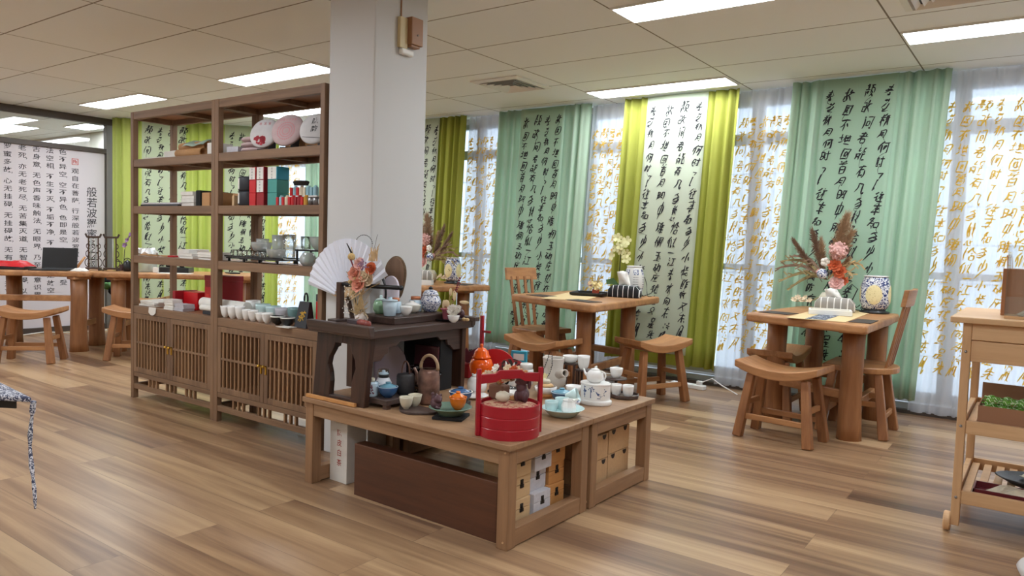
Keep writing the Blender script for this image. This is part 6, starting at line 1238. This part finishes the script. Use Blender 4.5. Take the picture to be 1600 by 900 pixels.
def arrangement(loc, label, S_, mirror=1, seed=1):
    t = thing('flower_arrangement', label, 'flower arrangement', loc); rng = random.Random(seed); X = lambda x, y, z: (mirror * x * S_, y * S_, z * S_)
    solid(t, 'vase', [(.045 * S_, 0), (.06 * S_, .03 * S_), (.06 * S_, .1 * S_), (.035 * S_, .14 * S_)], 'cream')
    for (bx, bz, tx, tz, w, m, ty, nn) in ((.0, .25, .11, .74, .1, 'pampas', .03, 1100), (.0, .3, .16, .62, .075, 'pampas', .0, 700), (-.02, .24, -.14, .62, .06, 'pampas_dk', .03, 560), (-.04, .22, -.27, .54, .05, 'pampas_dk', .0, 480), (-.02, .26, -.07, .56, .05, 'pampas', .02, 380), (.03, .22, .15, .42, .05, 'pampas', .0, 380)):
        b = MB(); plume(b, X(bx, 0, bz), X(tx, ty, tz), w * S_, nn, rng); b.build('pampas_plume', m, t)
    for (a, l, m, nm) in ((2.55, .36, 'pampas_dk', 'long_leaf'), (2.75, .4, 'dry_leaf', 'long_leaf'), (2.95, .42, 'pampas_dk', 'long_leaf'), (3.25, .38, 'dry_leaf', 'long_leaf'), (3.5, .32, 'dry_leaf', 'long_leaf'), (.5, .3, 'straw', 'long_leaf'), (.2, .2, 'straw', 'long_leaf'), (-.15, .16, 'straw', 'long_leaf')):
        b = MB(); n = 8; blade(b, [X(l * math.cos(a) * k / n, -.03 * math.sin(k), .24 + l * math.sin(a) * k / n * .9 + .07 * math.sin(PI * k / n)) for k in range(n + 1)], .013 * S_)
        for q in range(7): s = .3 + .1 * q; c = X(l * math.cos(a) * s, -.01, .24 + l * math.sin(a) * s * .9 + .07 * math.sin(PI * s)); e = Vector(c) + Vector((mirror * (.05 * math.cos(a) ), rng.uniform(-.02, .02), rng.uniform(-.045, .05))) * S_; blade(b, [c, (Vector(c) + e) / 2, e], .006 * S_)
        b.build(nm, m, t)
    def fl(nm, m, c, r, n, k): b = MB(); petals(b, X(*c), r * S_, n, rng, .15, .62, k, (rng.uniform(-.15, .15), -1, .35)); b.build(nm, m, t, solid=.0008)
    b = MB(); c = Vector(X(.075, -.04, .48))
    for k in range(150):
        d = Vector((rng.gauss(0, 1), rng.gauss(0, 1), rng.gauss(0, 1))).normalized(); p = c + d * .068 * S_ * rng.uniform(.75, 1); s = d.orthogonal().normalized(); s.rotate(Matrix.Rotation(rng.uniform(0, 6), 3, d)); e = d.cross(s); w = .017 * S_
        b.face([b.bm.verts.new(q) for q in (p - s * w, p + d * .012 - e * w * .5, p + s * w, p + d * .014 * S_ + e * w * .7)])
    b.ball(c, .058 * S_, 12, 8); b.build('carnation', 'petal_pink', t)
    fl('poppy', 'petal_orange', (.06, -.055, .36), .055, 8, 3); fl('poppy', 'petal_orange', (.1, -.05, .31), .055, 8, 3); fl('rose', 'petal_pink', (.08, -.05, .22), .06, 9, 3); fl('small_rose', 'petal_pink', (-.05, -.04, .3), .035, 7, 2); fl('orange_leaf_flower', 'petal_orange', (.13, -.03, .24), .04, 6, 2)
    b = MB()
    for q in range(5): a = q * 1.257; b.ball(Vector(X(-.012, -.06, .385)) + Vector((.018 * math.cos(a), 0, .018 * math.sin(a))) * S_, .02 * S_, 10, 7)
    b.build('cotton_boll', 'petal_white', t, smooth=True)
    MB().ball(X(-.03, -.06, .29), .042 * S_, 16, 10).build('patterned_ball', 'bw_fine', t, smooth=True)
    b = MB()
    for k in range(5): petals(b, X(-.25 + .03 * k, -.02, .06 + .02 * (k % 2)), .03 * S_, 7, rng, .5, .5, 1, (rng.uniform(-.6, .6), -.7, .7))
    b.build('pale_blossoms', 'petal_cream', t, solid=.0008)
    b = MB(); b.tube([X(-.02, 0, .12), X(-.12, 0, .06), X(-.25, 0, .05)], .003, 5); b.build('stem', 'straw', t)
    return t
def tissue_cover(loc, label, mat, rz, w=.26, d=.13, h=.09, tis=.12):
    t = thing('tissue_box_cover', label, 'tissue box cover', loc, rz); b = MB(); n = 10
    b.lathe([(0, 0), (1, 0), (1.04, .15), (1.02, .6), (.8, .93), (0, 1)], segs=24)
    for v in b.bm.verts:
        a = max(abs(v.co.x), abs(v.co.y), 1e-6); rr = math.hypot(v.co.x, v.co.y); f = (rr / a) ** .75; v.co = Vector((v.co.x * f * w / 2, v.co.y * f * d / 2, v.co.z * h))
    b.build('cover', mat, t, smooth=True)
    if tis: MB().grid(6, 5, lambda i, j: ((i - .5) * .11 * (1 - .3 * j) - .03 * j, .02 * math.sin(5 * i + 4 * j), h * .9 + tis * j - .02 * abs(i - .5))).build('tissue', 'paper', t, smooth=True, solid=.002)
    return t
def ceramic_lamp(loc, label, H, R, mat, oval, cord=True, squares=False, rz=0):
    t = thing('porcelain_lamp', label, 'lamp', loc, rz); prof = [(R * .72, .03), (R * .8, .035), (R * .98, H * .32), (R, H * .5), (R * .96, H * .75), (R * .8, H * .95), (R * .74, H)]
    def rad(z):
        for (r0, z0), (r1, z1) in zip(prof, prof[1:]):
            if z0 <= z <= z1: return r0 + (r1 - r0) * (z - z0) / (z1 - z0)
        return prof[-1][0]
    MB().lathe([(0, .03)] + prof + [(R * .68, H), (R * .66, H - .01), (0, H - .01)], segs=40).build('body', mat, t, smooth=True)
    solid(t, 'base', [(R * .95, 0), (R * .98, .012), (R * .7, .018), (R * .75, .03)], 'black')
    MB().lathe([(R * .7, H), (R * .8, H + .001), (R * .8, H + .008), (R * .7, H + .009)], segs=36).build('rim', 'porcelain', t, smooth=True)
    def patch(a0, z0, da, dz, ell, m, nm, lift=.0012):
        b = MB(); n = 22; vs = []
        for k in range(n):
            q = 2 * PI * k / n; u_, v_ = (math.cos(q), math.sin(q)) if ell else (max(-1, min(1, 1.5 * math.cos(q))), max(-1, min(1, 1.5 * math.sin(q))))
            vs.append((u_, v_))
        rings = []
        for s in (0, .25, .5, .75, 1): rings.append([b.bm.verts.new((lambda a, z: Vector(((rad(z) + lift) * math.cos(a), (rad(z) + lift) * math.sin(a), z)))(a0 + da * u_ * s, z0 + dz * v_ * s)) for u_, v_ in vs]) if s else rings.append([b.bm.verts.new(Vector(((rad(z0) + lift) * math.cos(a0), (rad(z0) + lift) * math.sin(a0), z0)))])
        for A_, B_ in zip(rings, rings[1:]):
            for k in range(n):
                if len(A_) == 1: b.face([A_[0], B_[k], B_[(k + 1) % n]])
                else: b.face([A_[k], B_[k], B_[(k + 1) % n], A_[(k + 1) % n]])
        b.build(nm, m, t, smooth=True)
    if oval:
        for k in range(4): patch(-2.25 + k * PI / 2 + .75, H * .52, .56, H * .27, True, 'oval_panel', 'oval_panel')
    if squares:
        for k in range(6):
            a = -2.0 + k * PI / 3 + .0
            for z in (H * .83, H * .2): patch(a, z, .33, H * .095, False, 'bw_fine', 'corner_pattern')
            b = MB()
            for q in range(5):
                z = H * (.65 - .08 * q)
                for (u0, u1) in ((-.28, -.06), (-.02, .12), (.16, .28)): b.face([b.bm.verts.new(Vector(((rad(zz) + .0014) * math.cos(a + uu), (rad(zz) + .0014) * math.sin(a + uu), zz))) for uu, zz in ((u0, z), (u1, z), (u1, z + .003), (u0, z + .003))])
            b.build('script_lines', 'ink_grey', t)
    return t
M['oval_panel'] = painted('pierced cream panel', S(236, 222, 170), S(190, 170, 110), 90, .6, .66, .4)
M['check_grey'] = checked('grey check', S(150, 144, 136), S(226, 222, 214), .042, .17); M['check_black'] = checked('black check', S(26, 26, 28), S(226, 226, 226), .042, .12)
M['runner'] = plain('tan table runner', S(216, 190, 142), .85, bump=.2, bscale=300); M['mat_dark'] = plain('dark slatted mat', S(62, 52, 46), .7); M['batik'] = painted('blue white strip', S(58, 66, 84), S(200, 204, 210), 26, .55, .6, .8)
H_ = .7405
lamp = None
# right table
t = thing('table_runner', 'tan table runner with a blue patterned strip, under the shallow white box', 'table runner', (-1.13, 5.12, H_), .03); slab(t, 'cloth', -.17, -.46, 0, .17, .55, .003, 'runner', 0); slab(t, 'patterned_strip', -.06, -.44, .003, .055, .5, .0042, 'batik', 0)
flat_obj('place_mat', 'dark slatted place mat at the left corner of the right table', 'place mat', (-1.42, 4.97, H_), (.2, .16, .004), 'mat_dark', -.2); flat_obj('place_mat', 'dark slatted place mat at the near right corner of the right table', 'place mat', (-.88, 4.84, H_), (.12, .26, .004), 'mat_dark', .0)
t = thing('shallow_box', 'shallow open white box on the runner of the right table', 'box', (-1.14, 5.14, H_ + .0045), .25)
b = MB(); w, d, h = .13, .085, .032; b.box(-w, -d, 0, w, d, .006); b.box(-w, -d, .006, w, -d + .012, h).box(-w, d - .012, .006, w, d, h).box(-w, -d + .012, .006, -w + .012, d - .012, h).box(w - .012, -d + .012, .006, w, d - .012, h); b.build('box', 'white', t, bevel=.002); MB().box(-w + .014, -d + .014, .0065, w - .014, d - .014, .016).build('filling', 'runner', t)
tissue_cover((-1.17, 5.40, H_ + .0045), 'grey and white checked tissue box cover on the right table', 'check_grey', .1, .25, .14, .1, .07)
arrangement((-1.27, 5.6, H_), 'tall dried arrangement of pampas, pink carnation and orange poppies above a checked tissue box', .88, 1, 3)
lamp = ceramic_lamp((-.955, 5.6, H_), 'blue and white porcelain lamp with cream ovals beside the pampas flowers', .25, .098, 'bw_fine', True)
t = lamp; MB().tube([(-.09 + a, -.02 + b_, c_) for a, b_, c_ in ((.0, .03, .01), (-.06, -.02, .02), (-.1, -.02, .08), (-.1, 0, .15), (-.06, .01, .19), (-.02, 0, .16), (-.05, -.01, .08), (-.02, -.01, .03), (.0, -.0, .05))], .004, 6).build('cable', 'black', t, smooth=True)
# middle table
t = thing('table_runner', 'plain tan table runner under the black tray', 'table runner', (-3.0, 5.0, H_), .3); slab(t, 'cloth', -.16, -.4, 0, .16, .5, .003, 'runner', 0)
flat_obj('place_mat', 'dark place mat at the left edge of the middle table', 'place mat', (-3.2, 4.83, H_), (.22, .14, .004), 'mat_dark', -.3); flat_obj('place_mat', 'dark place mat at the near edge of the middle table', 'place mat', (-2.72, 4.66, H_), (.26, .13, .004), 'mat_dark', -.3)
t = thing('tray', 'shallow square black tray on the middle table', 'tray', (-2.99, 5.22, H_ + .0035), .3); MB().lathe([(0, 0), (.17, 0), (.19, .008), (.195, .026), (.187, .027), (.175, .01), (0, .008)], segs=4).build('tray', 'black', t, rot=(0, 0, PI / 4), bevel=.003)
t = thing('flower_pot', 'tiny red pot of pale yellow blossoms on the black tray', 'flower pot', (-2.96, 5.26, H_ + .013)); slab(t, 'pot', -.022, -.022, 0, .022, .022, .04, plain('rust pot', S(170, 70, 44), .5), .004); b = MB(); rg = random.Random(17)
for k in range(12): petals(b, (rg.uniform(-.05, .06), rg.uniform(-.02, .02), rg.uniform(.045, .09)), .024, 6, rg, .4, .6, 1, (rg.uniform(-.6, .6), -.8, .6))
b.build('blossoms', plain('pale yellow blossom', S(238, 218, 160), .7), t, solid=.001); b = MB()
for k in range(6): petals(b, (rg.uniform(-.07, -.03), 0, rg.uniform(.06, .1)), .016, 5, rg, .4, .6, 1, (-.3, -.8, .4))
b.build('pink_blossoms', 'petal_pink', t, solid=.001); b = MB()
for k in range(4): b.tube([(-.02, 0, .04), (-.03 + .015 * k, .01, .1), (-.045 + .03 * k, .01, .15 + .01 * (k % 2))], .003, 5)
b.build('sprigs', 'dry_leaf', t)
tissue_cover((-2.735, 5.335, H_), 'black checked tissue pouch with a tall white tissue before the white lamp', 'check_black', .2, .26, .14, .1, .12)
t = thing('orchid', 'tall yellow orchid stem behind the black checked tissue pouch', 'orchid', (-2.93, 5.6, H_)); solid(t, 'pot', [(.035, 0), (.045, .02), (.045, .07), (.05, .075)], 'porcelain'); MB().tube([(0, 0, .07), (.0, 0, .2), (.012, -.01, .34), (.02, -.02, .5)], .0045, 6).build('stem', 'iron', t)
b = MB(); rg = random.Random(23)
for k in range(9): petals(b, (.012 + rg.uniform(-.075, .07), -.03, .3 + .022 * k), .042, 5, rg, .2, .75, 1, (rg.uniform(-.5, .5), -1, .2))
b.build('blossoms', plain('pale orchid', S(230, 226, 170), .65), t, solid=.001); b = MB(); blade(b, [(0, 0, .07), (.05, -.03, .15), (.11, -.06, .2), (.16, -.08, .19)], .035); blade(b, [(0, 0, .07), (-.05, -.02, .11), (-.1, -.04, .1)], .028); b.build('leaves', 'leaf_green', t, solid=.0015)
lamp = ceramic_lamp((-2.75, 5.52, H_), 'white porcelain lamp with blue corner patterns on the middle table', .24, .08, 'porcelain', False, squares=True)
t = lamp; MB().tube([(.078, .03, .16), (.1, .03, .1), (.115, .01, .03), (.13, 0, .005), (.14, .04, .004)], .003, 6).build('cable', 'black', t); MB().tube([(.1, -.03, .006), (.14, .03, .03), (.146, .06, .05)], .0035, 6).build('switch_lead', 'black', t)
# table behind the pillar
tissue_cover((-4.66, 4.99, H_ + .0455), 'grey and white checked tissue box cover on the table behind the pillar', 'check_grey', .6, .25, .14, .09, .05)
flat_obj('shallow_box', 'white box under the checked tissue cover, on the table behind the pillar', 'box', (-4.66, 4.99, H_), (.26, .15, .045), 'white', .6)
arrangement((-4.84, 5.36, H_), 'dried arrangement with pink carnation and dark plumes on the table behind the pillar', .86, -1, 8)
ceramic_lamp((-4.62, 5.42, H_), 'blue and white porcelain lamp with cream ovals on the table behind the pillar', .24, .082, 'bw_fine', True)
flat_obj('place_mat', 'dark place mat at the right end of the table behind the pillar', 'place mat', (-4.42, 5.35, H_), (.12, .2, .004), 'mat_dark', .3)

# ---------------------------------------------------------------- on the trolley
t = thing('knife_block', 'brown wooden tool box holding wood-handled tools on the trolley', 'tool box', (-.05, 3.86, .9035), -.1); b = MB(); w, d, h = .1, .07, .2; b.box(-w, -d, 0, w, d, .01); b.box(-w, -d, .01, w, -d + .012, h).box(-w, d - .012, .01, w, d, h).box(-w, -d + .012, .01, -w + .012, d - .012, h).box(w - .012, -d + .012, .01, w, d - .012, h); b.build('box', wood('tool box wood', S(178, 120, 74), S(140, 88, 52), 2, .5), t, bevel=.002)
for k, (x, y, dx, l) in enumerate(((-.07, .02, -.02, .26), (.03, .0, .05, .27), (.055, .03, .06, .28), (.075, -.02, .05, .26))):
    tag(MB().bar((-.05 + x, 3.86 + y, .915), (-.05 + x + dx, 3.86 + y, .9035 + l), .022, .016).build('tool_handle', 'boxorange', None, bevel=.004), 'wooden tool handle in the brown tool box, %s from the left' % ('first', 'second', 'third', 'fourth')[k], 'tool', 'wood-handled tools')
t = thing('acrylic_case', 'clear acrylic case in front of the brown tool box on the trolley', 'acrylic case', (.0, 3.66, .9035), -.08); b = MB(); w, d, h = .13, .07, .3
b.box(-w, -d, 0, w, d, .012); b.build('base', 'beech', t); b = MB(); b.box(-w, -d, .012, -w + .004, d, h).box(w - .004, -d, .012, w, d, h).box(-w + .004, d - .004, .012, w - .004, d, h).box(-w + .004, -d, .012, w - .004, -d + .004, .09); b.build('side_panes', 'glass', t)
crumpled('pouch', 'silvery tea pouch lying at the bottom of the acrylic case', 'pouch', (.01, 3.655, .916), .2, .11, .035, 'kraft_pack', 15, -.1, 8, .002); crumpled('pouch', 'silvery tea pouch on top in the acrylic case', 'pouch', (.03, 3.665, .958), .17, .1, .05, 'kraft_pack', 16, .2, 8, .002)
t = thing('sweet_box', 'brown cardboard tray box filled with green wrapped sweets on the trolley', 'box', (.13, 3.68, .4555)); b = MB(); w, d, h = .33, .1, .085; b.box(-w, -d, 0, w, d, .004); b.box(-w, -d, .004, w, -d + .004, h).box(-w, d - .004, .004, w, d, h + .07).box(-w, -d + .004, .004, -w + .004, d - .004, h).box(w - .004, -d + .004, .004, w, d - .004, h); b.build('carton', plain('brown sweet carton', S(150, 108, 80), .8), t)
MB().box(-w + .005, -d + .005, .005, w - .005, d - .005, .06).build('padding', 'paper', t)
rg = random.Random(77)
b = MB(); c = b; b.ball((0, 0, 0), .014, 8, 6, (1.3, .9, .8)); 
for s in (-1, 1): c.hexa([(s * .016, -.003, -.003), (s * .027, -.011, -.002), (s * .027, .011, -.002), (s * .016, .003, -.003), (s * .016, -.003, .003), (s * .027, -.011, .004), (s * .027, .011, .004), (s * .016, .003, .003)])
sw = c.build('wrapped_sweet', 'green_wrap', None, smooth=False, loc=(.13 - .31, 3.6, .4555 + .075)); tag(sw, 'green and white wrapped sweet in the cardboard tray box on the trolley', 'sweet', 'green wrapped sweets')
sw.location = (.13 - .3, 3.615, .4555 + .075)
for k in range(1, 66):
    lay, q = divmod(k, 33); row, col_ = divmod(q, 11)
    o = sw.copy(); C.objects.link(o); o.location = (.13 - .3 + .0555 * col_ + (.02 if row % 2 else 0) + .01 * lay, 3.615 + .045 * row, .4555 + .075 + .027 * lay + rg.uniform(0, .002)); o.rotation_euler = (rg.uniform(-.3, .3), rg.uniform(-.12, .12), rg.uniform(-.25, .25))
crumpled('plastic_bag', 'clear plastic bag folded over the back of the sweets box', 'plastic bag', (.16, 3.83, .4555), .5, .1, .17, M['glass'], 18, 0, 8, .001)
t = thing('tray', 'shallow dark red tray on the lowest trolley shelf', 'tray', (.14, 3.66, .1595)); b = MB(); w, d = .34, .07; b.box(-w, -d, 0, w, d, .006).box(-w, -d, .006, w, -d + .006, .03).box(-w, d - .006, .006, w, d, .03).box(-w, -d, .006, -w + .006, d, .03); b.build('tray', plain('maroon tray', S(96, 22, 30), .4), t)
crumpled('pouch', 'silvery tea pouch on the dark red tray of the trolley', 'pouch', (.0, 3.66, .1685), .3, .11, .045, 'kraft_pack', 19, .05, 9, .002); flat_obj('wooden_case', 'orange wooden case beside the pouch on the dark red tray', 'case', (.26, 3.66, .1665), (.15, .08, .03), 'boxorange')
t = thing('tray', 'oval black tray on the lowest trolley shelf', 'tray', (.12, 3.92, .1595)); MB().lathe([(0, 0), (.2, 0), (.26, .03), (.25, .032), (.19, .01), (0, .009)], segs=32, sy=.55).build('tray', 'black', t, smooth=True)
crumpled('pouch', 'large crinkled silvery pouch in the oval black tray', 'pouch', (.14, 3.92, .174), .34, .15, .09, 'kraft_pack', 20, .1, 10, .002)

# ---------------------------------------------------------------- floor items and the cloth corner at left
t = thing('power_strip', 'white power strip with plugs on the floor under the yellow-green curtain', 'power strip', (-2.35, 5.78, 0), -.1); MB().box(-.15, -.03, 0, .15, .03, .035).build('strip', 'white', t, bevel=.006)
for x in (.1,): MB().box(x - .02, -.02, .035, x + .02, .02, .07).build('plug', 'white', t, bevel=.005)
MB().tube([(.12, 0, .06), (.2, .02, .1), (.3, -.0, .06), (.42, .02, .005)], .005, 6).tube([(-.15, 0, .015), (-.4, .02, .006), (-.9, -.02, .006)], .005, 6).build('cable', 'white', t)
t = thing('floor_cable', 'white cable lying along the foot of the poster partition', 'cable', (-8.7, 3.6, 0)); MB().tube([(-.1, -.9, .006), (0, -.5, .006), (-.05, -.1, .03), (.03, .2, .006), (-.02, .55, .006)], .006, 6).build('cable', 'white', t)
P0 = Vector((-1.828, .709, 0)); dA = Vector((-.996, .088, 0)); dB = Vector((-.87, -.493, 0))
t = thing('corner_table', 'table at the left edge, blackened for the shadow under the cloth', 'table', (P0.x, P0.y, 0)); zt = .757
pts = [dA * .03 + dB * .03, dA * 1.1, dA * 1.1 + dB * .6, dB * 1.2]
MB().prism([(p.x, p.y) for p in pts], lambda u, v, s: (u, v, zt - .02 + .0195 * s)).build('tabletop', 'black', t, bevel=.002)  # black tabletop edge paints the shadow under the cloth
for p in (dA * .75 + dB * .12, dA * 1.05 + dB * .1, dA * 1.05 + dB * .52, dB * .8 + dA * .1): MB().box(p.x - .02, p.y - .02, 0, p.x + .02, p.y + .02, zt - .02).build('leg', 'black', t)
M['runner_blue'] = painted('blue white woven runner', S(60, 66, 92), S(206, 208, 216), 95, .46, .56, .9)
t = thing('table_runner', 'pointed blue and white woven runner tip with a hanging tassel at the left edge', 'table runner', (P0.x, P0.y, zt)); rg = random.Random(6)
MB().prism([(-.005, -.001), (dA.x * .5, dA.y * .5), ((dA * .9 + dB * .3).x, (dA * .9 + dB * .3).y), (dB.x * .6, dB.y * .6)], lambda u, v, s: (u, v, .013 * s)).build('cloth', 'runner_blue', t, bevel=.004)
p = [(0, 0, .004), (-.006, 0, -.02)] + [(-.008 - .012 * math.sin(k * .55) - .0, .0, -.03 - .0235 * k) for k in range(10)]
b = MB(); b.tube(p, [.006] * 2 + [.0044 + .0012 * ((k * 7) % 3 - 1) for k in range(8)] + [.004, .002], 7); b.build('tassel', 'runner_blue', t)
t = thing('stool', 'pale grey rounded stool top cut by the lower right corner', 'stool', (.13, 3.16, 0)); solid(t, 'base', [(.12, 0), (.14, .02), (.16, .06), (.15, .075)], plain('pale grey shell', S(196, 192, 190), .5))
